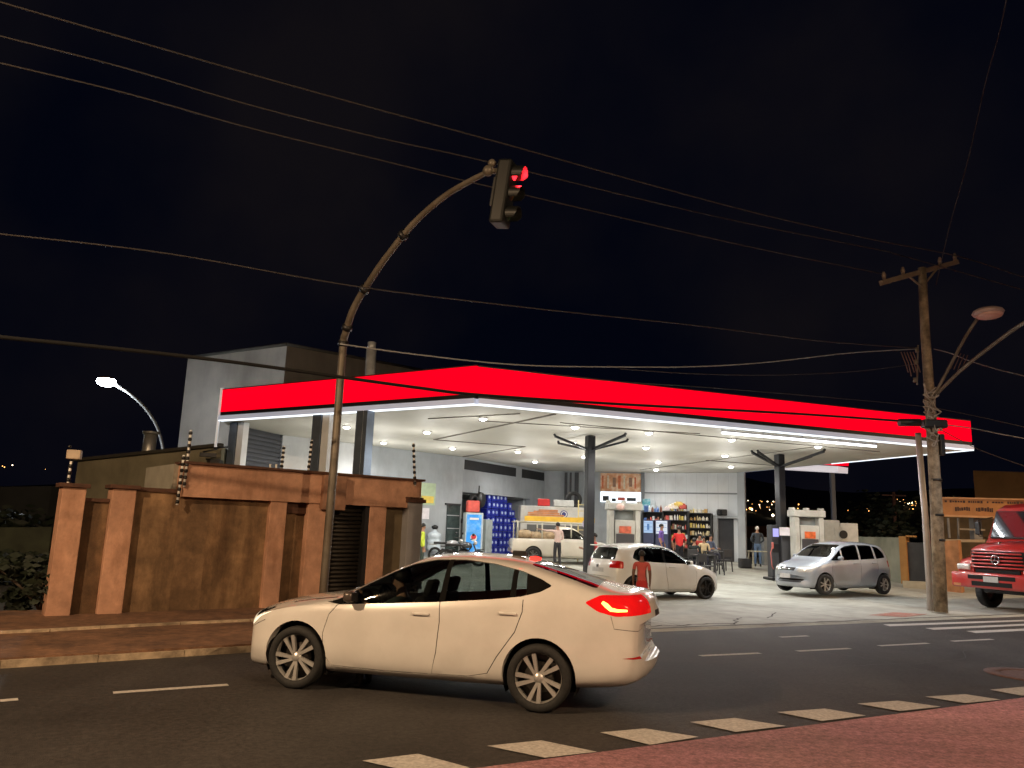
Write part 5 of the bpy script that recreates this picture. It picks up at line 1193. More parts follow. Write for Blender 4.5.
# freezer with bright front
fr=thing('drinks_freezer','upright drinks freezer with a bright blue front in the dark bay','freezer',tuple(depth(473,34.2)),R(14))
b=MB(); b.box((0,0,.95),(.78,.7,1.86),bev=.03); b.build('cabinet',mat('freezer_white',(.5,.58,.62),.4),fr)
b=MB(); b.box((-.02,-.362,1.0),(.64,.03,1.6)); b.build('front_panel',mat('freezer_blue',(.02,.22,.62),.3,0,.3,2.5,stain=((.35,.6,.8),.8),sscale=1.6,emit=(.05,.35,.9),es=.35),fr)
b=MB(); b.lathe([(.001,-.385),(.15,-.385)],c=(-.02,0,.82),axis='y',n=24); b.build('logo_disc',mat('logo_white',(.8,.78,.75),.4),fr)
b=MB(); b.lathe([(.001,-.39),(.11,-.39)],c=(-.02,0,.86),axis='y',n=24); b.build('logo_swirl',mat('logo_red',(.65,.03,.04),.4),fr)
b=MB(); b.box((-.02,-.385,1.62),(.4,.008,.09)); b.build('lettering_bar',mat('logo_white',(.8,.78,.75),.4),fr)
b=MB(); b.box((0,0,0),(.55,.42,.5),bev=.05); b.box((0,-.215,.02),(.42,.02,.3)); q=depth(472.5,34.5); own(b,'red_cooler','red cooler box standing on top of the blue fronted freezer','cooler',mat('cooler_red',(.68,.10,.08),.5),(q.x,q.y-.3,q.z+1.89+.26),R(14))
b=MB(); b.lathe([(.30+.10*math.cos(a),.1*math.sin(a)) for a in [k*math.pi/4 for k in range(8)]],n=28,axis='y',close=True); q=depth(474,35.1); own(b,'tyre','black tyre standing behind the red cooler on the freezer','tyre',RUB,(q.x-.05,q.y,q.z+2.32),rz_)
b=MB(); b.lathe([(.001,-.08),(.33,-.08),(.36,0),(.33,.08),(.001,.08)],n=28,axis='y'); b.cyl((0,.1,.4),.03,.5); q=PY(480.5,500,35.4); own(b,'wall_fan','round black fan hanging from the soffit above the freezer','fan',BLK,q,rz_)
b=MB(); b.box((0,0,.8),(.55,.6,1.6),bev=.02); q=depth(484,35.2); own(b,'white_cabinet','narrow pale cabinet standing right next to the freezer','cabinet',mat('pale_cabinet',(.4,.45,.46),.5),q,rz_)
# motorcycles by the dark door
def motorbike(label,p,rz,col):
    r=thing('motorcycle',label,'motorcycle',tuple(p),rz,'motorcycles by the station door'); pm=mat('tank_%d_%d'%(int(col[0]*99),int(col[2]*99)),col,.3,0,.1,coat=1)
    for x in (-.62,.62):
        b=MB(); b.lathe([(.26+.05*math.cos(a),.05*math.sin(a)) for a in [k*math.pi/4 for k in range(8)]],c=(x,0,.31),n=28,axis='y',close=True); w=b.build('wheel',RUB,r)
        b=MB(); 
        for k in range(8): a=k*math.pi/4; b.seg((x,0,.31),(x+.22*math.cos(a),0,.31+.22*math.sin(a)),.012,.012)
        b.cyl((x,0,.31),.05,.1,10,'y'); b.build('spokes',CHR,w)
    b=MB(); b.tube([(-.62,0,.31),(-.3,0,.55),(.1,0,.42),(.35,0,.75)],.03,8); b.tube([(.62,.06,.31),(.40,.06,.85)],.025,8); b.tube([(.62,-.06,.31),(.40,-.06,.85)],.025,8); b.build('frame_tubes',BLK,r)
    b=MB(); b.box((0,0,.42),(.36,.26,.28),bev=.05); b.cyl((-.35,-.12,.30),.04,.6,10,'x'); b.build('engine',mat('engine_grey',(.12,.12,.12),.4,.6),r)
    b=MB(); b.ball((.12,0,.78),.17,12,(1.4,.8,.75)); b.build('tank',pm,r,smooth=True)
    b=MB(); b.box((-.35,0,.78),(.62,.24,.09),bev=.03); b.build('saddle',BLK,r)
    b=MB(); b.tube([(.30,-.34,1.0),(.38,-.15,1.02),(.38,.15,1.02),(.30,.34,1.0)],.015,6); b.tube([(.33,.25,1.0),(.38,.3,1.16)],.01,6); b.ball((.39,.31,1.18),.05,8); b.ball((.39,-.31,1.18),.05,8); b.build('handlebar',BLK,r)
    b=MB(); b.ball((.48,0,.88),.09,10,(.8,1,1)); b.build('headlamp',mat('moto_lamp',(.6,.6,.58),.2,.3),r)
    b=MB(); b.box((-.72,0,.72),(.28,.14,.05),bev=.02); b.box((.66,0,.64),(.34,.1,.03),bev=.01); b.build('mudguard',pm,r)
motorbike('motorcycle with a pale tank parked nearest the dark glass door',depth(451,30.8),R(-20),(.4,.4,.42)); motorbike('black motorcycle parked in front of the drinks freezer',depth(464,30.2),R(5),(.03,.03,.035)); 
# ------------------------------------------------------------------ fuel dispensers
dsp=mat('dispenser_grey',(.50,.50,.46),.5,0,.08,3,stain=((.35,.34,.3),.5),sscale=2); dpk=mat('dispenser_dark',(.05,.05,.055),.4)
def dispenser(label,p,rz,h=2.75,w=1.2,scr=(.5,.12,.07)):
    r=thing('fuel_dispenser',label,'fuel pump',tuple(p),rz,'tall grey fuel dispensers')
    b=MB(); b.box((0,0,.10),(w+.5,1.1,.2),bev=.03); b.build('island_base',mat('island_dark',(.10,.10,.10),.7),r)
    for x in (-w/2+.09,w/2-.09):
        b=MB(); b.box((x,0,.2+(h-.45)/2),(.18,.42,h-.45),bev=.02); b.build('side_column',dsp,r)
    b=MB(); b.box((0,0,h-.14),(w+.12,.56,.24),bev=.03); 
    for x in (-w/2,0,w/2): b.box((x,0,h+.02),(.12,.3,.1),bev=.02)
    b.build('header',dsp,r)
    b=MB(); b.box((.02,0,.2+.93),(w-.40,.36,1.86),bev=.02); b.build('cabinet',dsp,r)
    b=MB(); b.box((.02,-.195,1.72),(w-.70,.03,.24)); b.build('display',mat('display_%d'%int(scr[0]*99),scr,.3,0,.35,9,emit=scr,es=.12),r)
    b=MB(); b.box((.02,-.19,1.10),(w-.48,.03,.95)); b.build('nozzle_bay',dpk,r)
    for k in range(3):
        b=MB(); x=-.2+k*.2; b.tube([(x,-.24,.85),(x+.02,-.32,.6),(x+.06,-.30,.35),(x+.1,-.24,.3)],.016,6); b.box((x,-.26,.86),(.05,.12,.14),bev=.015); b.build('hose_nozzle',BLK,r)
    b=MB(); b.box((.02,.05,2.25),(w-.46,.06,.5),bev=.01); b.build('upper_panel',mat('dispenser_glass',(.25,.28,.28),.2),r)
    return r
q=depth(623.5,27.6); dispenser('tall grey fuel dispenser with red display between the first column and the back wall',q,R(4),2.66,1.12)
d2=depth(806.5,28.4); dispenser('tall grey fuel dispenser with orange display just right of the second column',d2,R(6),2.62,1.10,(.6,.13,.04))
# helmet-like round white sign head on first dispenser
b=MB(); b.ball((0,0,0),.14,14,(1.1,.9,.9)); q=PY(620.5,507,26.9); own(b,'helmet','white and dark helmet resting high on the first fuel dispenser shelf','helmet',mat('helmet_white',(.6,.42,.38),.3),q,smooth=True)
# cylinder-style cabinet pump at second column with blue screen
cp=depth(774.5,29.2); pr=thing('card_pump','dark cabinet pump with a glowing blue-violet screen against the second column','fuel pump',tuple(cp),R(8))
b=MB(); b.box((0,0,1.05),(.46,.4,1.9),bev=.02); b.build('cabinet',mat('pump_charcoal',(.05,.052,.058),.5),pr)
b=MB(); b.box((0,0,.05),(.7,.7,.1),bev=.02); b.build('base',BLK,pr)
b=MB(); b.box((-.06,-.21,1.72),(.24,.02,.30)); b.build('screen',emis('violet_screen',(.42,.40,.85),1.3),pr)
b=MB(); b.box((.16,-.21,1.62),(.12,.02,.48)); b.build('screen_side',emis('blue_screen',(.05,.04,.75),1.1),pr)
b=MB(); b.box((-.02,-.212,1.15),(.4,.02,.30)); b.build('keypad_bay',BLK,pr)
b=MB(); b.tube([(-.2,-.22,1.25),(-.34,-.3,1.0),(-.3,-.3,.5),(-.2,-.22,.4)],.018,6); b.box((-.23,-.25,1.25),(.05,.1,.22),bev=.01); b.build('hose_nozzle',mat('nozzle_red',(.5,.12,.1),.4),pr)
b=MB(); b.box((0,0,0),(.46,.02,.30)); q=PY(785.8,531.5,28.55); own(b,'paper_notice','white paper notice stuck on the second canopy column','notice',mat('white_paper',(.75,.70,.74),.7),q)
b=MB(); b.box((0,0,1.0),(.5,.3,1.75),bev=.02); q=depth(786.5,28.95); own(b,'column_cabinet','charcoal cabinet wrapped round the foot of the second column below the notice','cabinet',mat('pump_charcoal',(.05,.052,.058),.5),q)
b=MB(); b.box((0,0,1.1),(.62,.5,2.2),bev=.02); b.box((.25,-.26,1.7),(.3,.02,.5)); q=depth(829,30.5); own(b,'grey_cabinet','pale grey cabinet behind the roof of the silver people carrier','cabinet',dsp,q)
b=MB(); b.box((0,0,1.05),(.7,.5,2.1),bev=.02); q=depth(846,30.6); own(b,'white_cabinet','whiter cabinet with a dark round mark behind the silver people carrier','cabinet',mat('cab_white',(.6,.6,.57),.5),q)
b=MB(); b.cyl((0,0,0),.16,.02,20,'y'); q=PY(843.5,534.5,30.2); own(b,'round_sign','dark round sign on the white cabinet behind the people carrier','sign',BLK,q)
# banner by first column (white-red poster on column)
b=MB(); b.cyl((0,0,0),.17,.04,20,'y'); q=PY(587.3,524,26.2); own(b,'round_notice','small round lilac notice fixed to the first canopy column','notice',mat('lilac',(.45,.42,.62),.6),q)
# ------------------------------------------------------------------ shop shelves on the back wall
def onback(x,y): return ON(x,y,W[6]-nrm(W[6],W[7])*.6,nrm(W[6],W[7]))
rzb=math.atan2((W[7]-W[6]).y,(W[7]-W[6]).x)
rg=random.Random(12)
pal=[(.55,.45,.25),(.6,.1,.08),(.7,.65,.55),(.1,.2,.5),(.65,.5,.12),(.3,.12,.08),(.15,.35,.2),(.7,.7,.7),(.5,.3,.1)]
pm=[mat('goods_%d'%i,c,.5,0,.25,14) for i,c in enumerate(pal)]
def shelf(name,label,x0,x1,ytop,rows,pref,dark=True,seed=1):
    a=onback(x0,540); c=onback(x1,540); w=(c-a).length; m=(a+c)/2; z0=gz(m.y); zt=onback((x0+x1)/2,ytop).z
    r=thing(name,label,'shelf unit',(m.x,m.y,z0),rzb); fm=mat('shelf_black',(.02,.02,.02),.6) if dark else mat('shelf_grey',(.3,.3,.3),.6)
    h=zt-z0
    b=MB(); b.box((0,.22,h/2),(w,.04,h)); b.build('back_panel',fm,r)
    for k in range(rows+1):
        b=MB(); b.box((0,0,.1+(h-.12)*k/rows),(w,.45,.035)); b.build('shelf',fm,r)
    for s in (-1,1): b=MB(); b.box((s*w/2,0,h/2),(.04,.45,h)); b.build('upright',fm,r)
    rg=random.Random(seed); protos={}
    for k in range(1,rows+ (1)):
        x=-w/2+.08
        while x<w/2-.08:
            t=rg.choice(pref); ww=rg.uniform(.07,.16); hh=rg.uniform(.5,.85)*(h/rows)*.8
            kind=rg.choice('bcb'); key=(t,kind)
            if key not in protos:
                b=MB()
                if kind=='b': b.lathe([(.001,0),(.05,0),(.052,.02),(.052,.6),(.03,.78),(.018,.85),(.018,1),(.001,1)],n=8)
                else: b.box((0,0,.5),(.1,.1,1))
                o=b.build('bottle' if kind=='b' else 'carton',pm[t],r); protos[key]=o.data
            else: o=bpy.data.objects.new('bottle' if kind=='b' else 'carton',protos[key]); COL.objects.link(o); o.parent=r
            o.location=(x,-.06,.12+(h-.12)*k/rows if k<rows else h+.0); o.scale=(ww*9,ww*9 if kind=='b' else 1.5,hh*.9); x+=ww+.03
    return r
shelf('shelf_unit','dark shelf unit with red and white goods and parcels on top behind the red shirt',664,689,511,5,[1,2,4,5,7,3],True,3)
shelf('shelf_unit','wide shelf unit full of cream and yellow packets beside the grey door pillar',690,712,513,6,[0,2,4,0,8,2],True,5)
shelf('shelf_unit','low dark shelf unit with small dark goods below the turquoise posters',644,663,512,4,[3,7,1,5],True,8)
for (x0,y0,x1,y1,c_,lab,cat_) in ((643.5,498.5,651.5,510,(.10,.42,.50),'turquoise poster with white marks on the white back wall by the pilaster','poster'),(652,500,656.5,510,(.55,.6,.62),'narrow pale poster next to the turquoise one','poster')):
    p,q=onback(x0,y0),onback(x1,y1); b=MB(); b.box((0,0,0),((q-p).xy.length,.03,p.z-q.z)); own(b,'poster',lab,cat_,mat('poster_%d'%int(c_[0]*99),c_,.5,0,.3,4,stain=((.7,.75,.8),.7),sscale=3),(p+q)/2+V(0,.35,0),rzb)
for (x0,y0,x1,y1,c_,lab) in ((644,521,652.8,533,(.45,.62,.85),'light blue glowing fridge front beside the pilaster'),(656,521,667,534,(.75,.80,.88),'white glowing fridge front behind the blue and pink top')):
    p,q=onback(x0,y0),onback(x1,y1); w=(q-p).xy.length; m=(p+q)/2; z0=gz(m.y); r=thing('display_fridge',lab,'fridge',(m.x,m.y-.45,z0),rzb)
    b=MB(); b.box((0,.0,(p.z-z0)/2+.02),(w+.08,.6,p.z-z0+.04),bev=.02); b.build('cabinet',mat('fridge_dark',(.05,.06,.12),.5),r)
    b=MB(); b.box((0,-.31,(p.z+q.z)/2-z0),(w,.02,p.z-q.z)); b.build('glass_door',emis('fridge_glow_%d'%int(c_[0]*99),c_,1.0),r)
    b=MB()
    for k in range(3): b.box((0,-.325,q.z-z0+(p.z-q.z)*(k+.5)/3),(w*.9,.012,.02))
    b.box((.0,-.325,(p.z+q.z)/2-z0),(w*.25,.012,(p.z-q.z)*.5)); b.build('shelf_lines',mat('fridge_blue',(.1,.25,.6),.5),r)
# parcels on top
for k,(x,y,c_,s_) in enumerate(((674,507,(.7,.6,.5),.5),(679,505,(.6,.42,.1),.45),(683,507,(.5,.08,.06),.35),(668,509,(.6,.5,.5),.3))):
    p=onback(x,y); b=MB(); b.box((0,0,0),(s_,.3,.22),bev=.03); b.box((0,0,.13),(s_*.6,.2,.08),bev=.02); own(b,'parcel',['pale parcel at the top of the red and white shelf','yellow parcel, highest on the dark shelf unit','dark red parcel at the end of the dark shelf unit top','small pink-grey parcel at the near end of the dark shelf top'][k],'parcel',mat('parcel_%d'%k,c_,.7,0,.2,6),p,rzb,'parcels on the shelf top')
# tables and chairs
cm=mat('dark_chair_plastic',(.03,.03,.033),.5); 
def chair(label,p,rz,m_=None):
    m_=m_ or cm; r=thing('plastic_chair',label,'chair',tuple(p),rz,'dark chairs in front of the shop')
    b=MB(); b.box((0,0,.44),(.44,.44,.04),bev=.015); b.build('seat',m_,r)
    b=MB(); b.box((0,.21,.72),(.42,.035,.30),bev=.015); 
    for x in (-.19,.19): b.seg((x,.2,.44),(x,.23,.86),.035,.03)
    b.build('backrest',m_,r)
    for x in (-.19,.19):
        for y in (-.19,.19): b=MB(); b.seg((x,y,.43),(x*1.12,y*1.12,0),.035,.035); b.build('leg',m_,r)
    return r
def table(label,p,rz,m_=None,w=.8):
    r=thing('table',label,'table',tuple(p),rz,'tables in front of the shop'); m_=m_ or cm
    b=MB(); b.box((0,0,.72),(w,.7,.04),bev=.01); b.build('tabletop',m_,r)
    for x in (-1,1):
        for y in (-1,1): b=MB(); b.seg((x*(w/2-.05),y*.28,.7),(x*(w/2-.02),y*.31,0),.04,.04); b.build('leg',m_,r)
    return r
for (p,rz) in seated:
    pass
labs=['chair under the black-topped person','chair under the cream-topped person','chair under the blue-grey topped person','chair under the red-topped seated person']
for (p,rz),l in zip(seated,labs): chair('dark plastic '+l,p,rz)
chair('empty dark chair in front of the grey doorway, its back to the shelves',depth(724,31.5),R(200)); chair('empty dark chair closest to the bonnet of the white hatchback',depth(706,29.0),R(30)); chair('empty dark chair between the two dark tables',depth(716,30.2),R(100))
table('dark table in front of the cream-topped person',depth(703,30.2),R(5)); table('dark table nearest the grey door pillar',depth(713,32.0),R(-8)); table('small pale table between the dark cabinet and the pump',depth(762,33.0),R(0),mat('pale_top',(.42,.38,.28),.6),1.1)
for k,(px,Y) in enumerate(((648,31),(657,31.5))): table(['pale counter table behind the roof of the white hatchback','second pale counter table, nearer the red shirt, behind the hatchback'][k],depth(px,Y),0,mat('pale_top',(.42,.38,.28),.6))
b=MB(); b.box((0,0,.2),(.48,.40,.40),bev=.04); b.box((0,-.21,.2),(.30,.02,.25)); own(b,'black_crate','black crate on the concrete next to the jeans of the standing man','crate',cm,depth(744,33.2))
b=MB(); b.box((0,0,.62),(.42,.4,1.24),bev=.02); own(b,'steel_bin','tall pale steel bin against the end of the shop wall','bin',mat('bin_steel',(.25,.27,.28),.4,.5),depth(766,35.5))
b=MB(); 
for x in (-.5,-.2,.1,.4): b.tube([(x,0,0),(x+.05,0,1.15)],.025,6)
b.tube([(-.55,0,1.12),(.5,0,1.15)],.03,6); b.tube([(-.55,0,.5),(.5,0,.52)],.02,6); own(b,'railing','low dark railing at the edge of the lot left of the pump','railing',BLK,depth(762,36.5))
# ------------------------------------------------------------------ traffic light
galv=mat('weathered_galvanised',(.20,.175,.14),.55,.4,.3,4,.2,stain=((.08,.06,.04),.7),sscale=2)
tb=G(321.5,614,.13)
tl=thing('traffic_light','curved traffic light mast on the pavement, its red lamp lit above the road','traffic light',tuple(tb))
TM=Matrix.Translation(-tb)
def tp_(b,name,mt,par=tl,M=TM,smooth=False):
    o=b.build(name,mt,smooth=smooth); o.parent=par; o.matrix_parent_inverse=M; return o
arm=[(321.5,614,tb.y),(335,450,tb.y),(342.5,352,tb.y),(346,332,tb.y-.15),(354,308,tb.y-.4),(368,284,tb.y-.75),(388,255,tb.y-1.2),(415,222,tb.y-1.75),(445,196,tb.y-2.3),(472,180,tb.y-2.75),(488,172,tb.y-3.0)]
pts=[PY(*a) for a in arm]; pts=[V(*p) for p in cat([tuple(p) for p in pts],5)]; n=len(pts)
b=MB(); b.tube(pts,[.08-.035*i/(n-1) for i in range(n)],14); tp_(b,'mast',galv)
for t_ in (11,16,24,33): 
    b=MB(); i=min(t_,n-2); d=(pts[i+1]-pts[i]).normalized(); b.tube([pts[i]-d*.05,pts[i]+d*.05],[.1,.1],12); tp_(b,'band',BLK)
b=MB(); q=pts[0]; b.box((q.x,q.y,.15),(.32,.32,.05),bev=.01); tp_(b,'base_plate',galv)
e=pts[-1]
b=MB(); b.ball(e+V(.06,0,.15),.07,12); b.ball(e+V(.0,0,.02),.09,12); b.box(tuple(e+V(.1,0,.02)),(.2,.09,.08),bev=.02); tp_(b,'clamp',mat('pale_clamp',(.16,.14,.11),.5,.3))
# head hung beyond the end of the arm, facing right along the road
hc=PY(511,194,tb.y-3.05); fd=V(.93,-.36,0).normalized(); rzh=math.atan2(fd.y,fd.x)
th_=bpy.data.objects.new('signal_head',None); COL.objects.link(th_); th_.parent=tl; th_.location=hc-tb; th_.rotation_euler=(0,R(7),rzh)
hb=mat('signal_black',(.006,.007,.006),.5,0,.2)
b=MB(); b.box((-.12,0,0),(.24,.36,1.06),bev=.04); b.build('housing',hb,th_)
b=MB(); b.seg((-.3,0,.28),(-.05,0,.28),.08,.08); b.seg((-.3,0,.28),(-.3,0,-.2),.06,.06); b.build('bracket',hb,th_)
lit=emis('red_signal_lit',(1,.02,.03),4)
for k,z in enumerate((.34,0,-.34)):
    b=MB(); b.lathe([(.001,.035),(.07,.028),(.105,.004)],c=(0,0,z),axis='x',n=24); b.build('lens',[lit,mat('amber_lens',(.10,.045,.01),.3),mat('green_lens',(.01,.05,.02),.3)][k],th_)
    b=MB(); A=[];B=[];A2=[];B2=[]
    for i in range(21):
        t=math.pi*(-.22+1.44*i/20); c,s=math.cos(t),math.sin(t); dd=.19-.08*max(0,-s)
        A.append(b.bm.verts.new((.0,.13*c,z+.13*s))); B.append(b.bm.verts.new((dd,.125*c,z+.125*s))); A2.append(b.bm.verts.new((.0,.122*c,z+.122*s))); B2.append(b.bm.verts.new((dd,.117*c,z+.117*s)))
    for i in range(20):
        for q in ((A[i],A[i+1],B[i+1],B[i]),(A2[i],B2[i],B2[i+1],A2[i+1]),(B[i],B[i+1],B2[i+1],B2[i])): b.bm.faces.new(q)
    b.build('visor',hb,th_)
lr=bpy.data.lights.new('signal_lamp','SPOT'); lr.energy=60; lr.color=(1,.02,.03); lr.spot_size=R(150); lr.shadow_soft_size=.08
lo=bpy.data.objects.new('signal_lamp',lr); COL.objects.link(lo); lo.location=hc+fd*.1+V(0,0,.34); lo.rotation_euler=V(-fd.x,-fd.y,.25).to_track_quat('Z','Y').to_euler()
# ------------------------------------------------------------------ utility pole on the right
concp=speckle(mat('old_concrete_pole',(.30,.24,.17),.9,0,.25,5,.5,stain=((.12,.09,.06),.7,(1,1,.3)),sscale=2,bscale=25),7,.65,1.35,1.5,.6,1.5)
ub=G(941,612,.06)
up=thing('utility_pole','stout concrete utility pole with crossarm and two lamp arms by the kerb','utility pole',tuple(ub)); UM=Matrix.Translation(-ub)
def P8(x,y,dy=0): return PY(x,y,ub.y+dy)
b=MB(); b.tube([ub,P8(936,500),P8(930,400),P8(925,330),P8(922,268)],[.165,.148,.13,.117,.106],16); tp_(b,'shaft',concp,up,UM)
for y in (515,480,540):
    b=MB(); c=PY(936.5+(y-500)*.05,y,ub.y); b.tube([c-V(0,0,.03),c+V(0,0,.03)],[.160,.160],16); tp_(b,'band',BLK,up,UM)
wood=mat('crossarm_wood',(.20,.16,.12),.8,0,.2,5)
b=MB(); b.seg(P8(881,283,-.6),P8(957,262,.6),.11,.13); tp_(b,'crossarm',wood,up,UM)
b=MB(); b.seg(P8(907,275,-.2),P8(922,287,-.1),.04,.04); b.seg(P8(936,270,.2),P8(922,287,-.1),.04,.04); tp_(b,'brace',wood,up,UM)
for x,y,dy in ((884,279,-.6),(903,274,-.3),(940,264,.3),(955,260,.6)):
    b=MB(); c=P8(x,y,dy); b.tube([c,c+V(0,0,.10),c+V(0,0,.2)],[.045,.06,.03],8); tp_(b,'insulator',mat('porcelain',(.25,.2,.16),.3),up,UM)
# secondary spacers, splices and clutter
b=MB()
for x,y,dy in ((917,350,-.3),(916,362,-.3),(915,380,-.3)): c=P8(x,y,dy); b.tube([c-V(0,0,.06),c+V(0,0,.06)],[.05,.05],8)
b.seg(P8(918,345,-.25),P8(917,385,-.25),.03,.03); tp_(b,'insulator_rack',galv,up,UM)
rg=random.Random(21)
b=MB()
for k in range(16):
    y=388+rg.random()*52; x0=931+(y-400)*.045; c=P8(x0,y,-.22); pts=[c+V(rg.uniform(-.22,.22),rg.uniform(-.1,.05),rg.uniform(-.25,.25)) for _ in range(4)]; b.tube([V(*p) for p in cat([tuple(p) for p in pts],4)],rg.uniform(.012,.022),6)
tp_(b,'cable_tangle',mat('pale_cable',(.35,.3,.25),.6,0,.4,9),up,UM)
b=MB(); c=P8(934,424,-.2); b.box(tuple(c),(.62,.25,.22),bev=.04); b.tube([P8(899,422.5,-.3),P8(920,422.5,-.3)],[.10,.10],10); b.box(tuple(P8(940,445,-.05)),(.12,.3,.55),bev=.02); tp_(b,'splice_box',BLK,up,UM)
b=MB()
for k in range(5): c0_=P8(901+k*3,352,-.3); b.tube([c0_,c0_+V(.1,0,-.3),c0_+V(.16,0,-.55-.1*(k%2))],.015,5)
tp_(b,'drop_wire',mat('rusty_wire',(.12,.06,.045),.7),up,UM); b=MB()
for k in range(4): c0_=P8(950+k*3.4,352+k,-.3); b.tube([c0_+V(.2,0,.0),c0_+V(.05,0,-.3),c0_+V(-.02,0,-.45)],.013,5)
tp_(b,'drop_wire',mat('rusty_wire',(.12,.06,.045),.7),up,UM)
# lamp arms
b=MB(); b.tube([V(*p) for p in cat([tuple(p) for p in (P8(934,396,-.2),P8(950,366,-.7),P8(966,336,-1.3),P8(978,318,-1.6))],5)],.04,10); tp_(b,'lamp_arm',galv,up,UM)
b=MB(); b.tube([V(*p) for p in cat([tuple(p) for p in (P8(935,396,-.2),P8(960,371,-1.0),P8(990,347,-2.0),P8(1022,324,-3.0),P8(1040,316,-3.4))],5)],.045,10); tp_(b,'lamp_arm',galv,up,UM)
a=P8(977,319,-1.6); c=P8(1000,310,-2.3); d=(c-a)
def luminaire(a,c,name,lensm,par,M):
    d=(c-a); x=d.normalized(); s=x.cross(V(0,0,1)).normalized(); u=s.cross(x); T=Matrix((x,s,u)).transposed().to_4x4(); T.translation=(a+c)/2
    b=MB(); b.ball((0,0,.05),.5,16,(d.length,.42,.26)); b.bm.transform(T); o=tp_(b,'luminaire',mat('luminaire_grey',(.45,.33,.30),.5,.3,.1),par,M,True)
    b=MB(); b.ball((.03,0,-.03),.42,16,(d.length,.38,.2)); b.bm.transform(T); tp_(b,'lamp_lens',lensm,par,M,True)
luminaire(a,c,'luminaire',mat('unlit_lens',(.6,.35,.3),.3,0,.1,4),up,UM)
a2,c2=P8(1040,316,-3.4),P8(1068,308,-4.1); luminaire(a2,c2,'luminaire',emis('street_lens_white',(.8,.9,1),30),up,UM)
# second thin post
q=G(931,610.5,.06); b=MB(); t_=PY(918,433,q.y); b.tube([(0,0,0),tuple((t_-q)*.5+V(.03,0,0)),tuple(t_-q)],[.085,.08,.075],12); o=b.build('steel_post',mat('primer_grey_steel',(.55,.51,.49),.5,.3,.15,3),loc=tuple(q)); tag(o,'thin pale steel post standing just in front of the stout concrete pole','post')
b=MB(); q=G(934,590,.1); b.tube([(0,0,0),(.02,0,1.0)],.05,8); b.build('x',BLK) if False else b.bm.free()
# ------------------------------------------------------------------ cables
wm=mat('cable_brown',(.032,.028,.028),.6,0,.1,3); wmb=mat('cable_pale',(.25,.26,.27),.5,0,.1,3); wmk=mat('cable_black',(.003,.003,.003),.9,0,.1,3)
pd=V(-.876,-.482,0); pn=V(-pd.y,pd.x,0)
def cable(label,pix,r=.012,m_=wm,off=0,planes=True,ys=None):
    if ys: P=[PY(x,y,Y) for (x,y),Y in zip(pix,ys)]
    else: P=[ON(x,y,V(ub.x,ub.y,0)+pn*off,pn) for x,y in pix]
    P=[V(*p) for p in cat([tuple(p) for p in P],8)]
    b=MB(); b.tube([p-P[0] for p in P],r,6); o=b.build('overhead_cable',m_,loc=tuple(P[0])); tag(o,label,'cable','overhead cables'); return o
cable('topmost overhead cable crossing the whole sky from the upper corner',[(-30,-8),(0,2),(125,38),(250,74),(380,110),(512,146),(640,182),(760,214),(870,239),(957,256),(1024,277),(1070,291)],.013,off=.9)
cable('second overhead cable from the top, passing just above the signal lamp',[(-30,27),(0,36),(125,68),(250,105),(380,138),(480,160),(640,199),(760,226),(880,250),(903,256),(1024,290),(1070,303)],.012,off=.3)
cable('third overhead cable, passing behind the end of the signal mast',[(-30,55),(0,63),(125,93),(250,128),(380,160),(470,182),(640,222),(760,249),(884,274)],.013,off=-.3)
cable('thin cable crossing mid sky between the signal mast bend and the pole rack',[(-30,231),(0,234),(170,254),(360,287),(540,309),(700,326),(820,341),(917,348)],.012)
cable('bright sagging cable running just above the red fascia to the pole',[(340,344),(420,355),(520,365),(620,367),(700,366.5),(770,362),(850,353),(916,349)],.013,wmb)
cable('dim sagging cable under the bright one, nearer the pole',[(620,369),(700,374),(780,375),(860,371),(915,364)],.009,wm)
cable('thick black bundled cable crossing in front of the red fascia',[(-30,333),(0,337),(100,347),(200,358),(270,367),(340,377),(420,388),(480,395),(600,403),(700,408.5),(800,414),(900,421),(933,424)],.030,wmk,off=-.25)
cable('slack cable dropping steeply past the pole from the top edge',[(1008,-10),(1000,30),(985,85),(968,160),(950,225),(936,285)],.010,wm,ys=[10,12,14,16,18,19.5])
cable('cable leaving the pole rack towards the far end of the street',[(934,349),(950,353),(970,361),(1000,370),(1024,376),(1060,386)],.014,wmb)
cable('pale cable from the splice box going away past the fascia end',[(938,424),(970,428),(1000,434),(1024,438.5),(1060,446)],.014,wmb)
cable('faint upper cable from the tangle going past the fascia end',[(936,408),(980,417),(1024,427),(1060,435)],.010,wm)
cable('drooping stay wire below the splice box past the fascia end',[(938,428),(960,440),(985,452),(1024,466)],.010,wm)
cable('dim cable over the red fascia ending at the pole tangle',[(480,366),(600,380),(700,387),(800,395),(880,402),(930,407)],.009,wm)
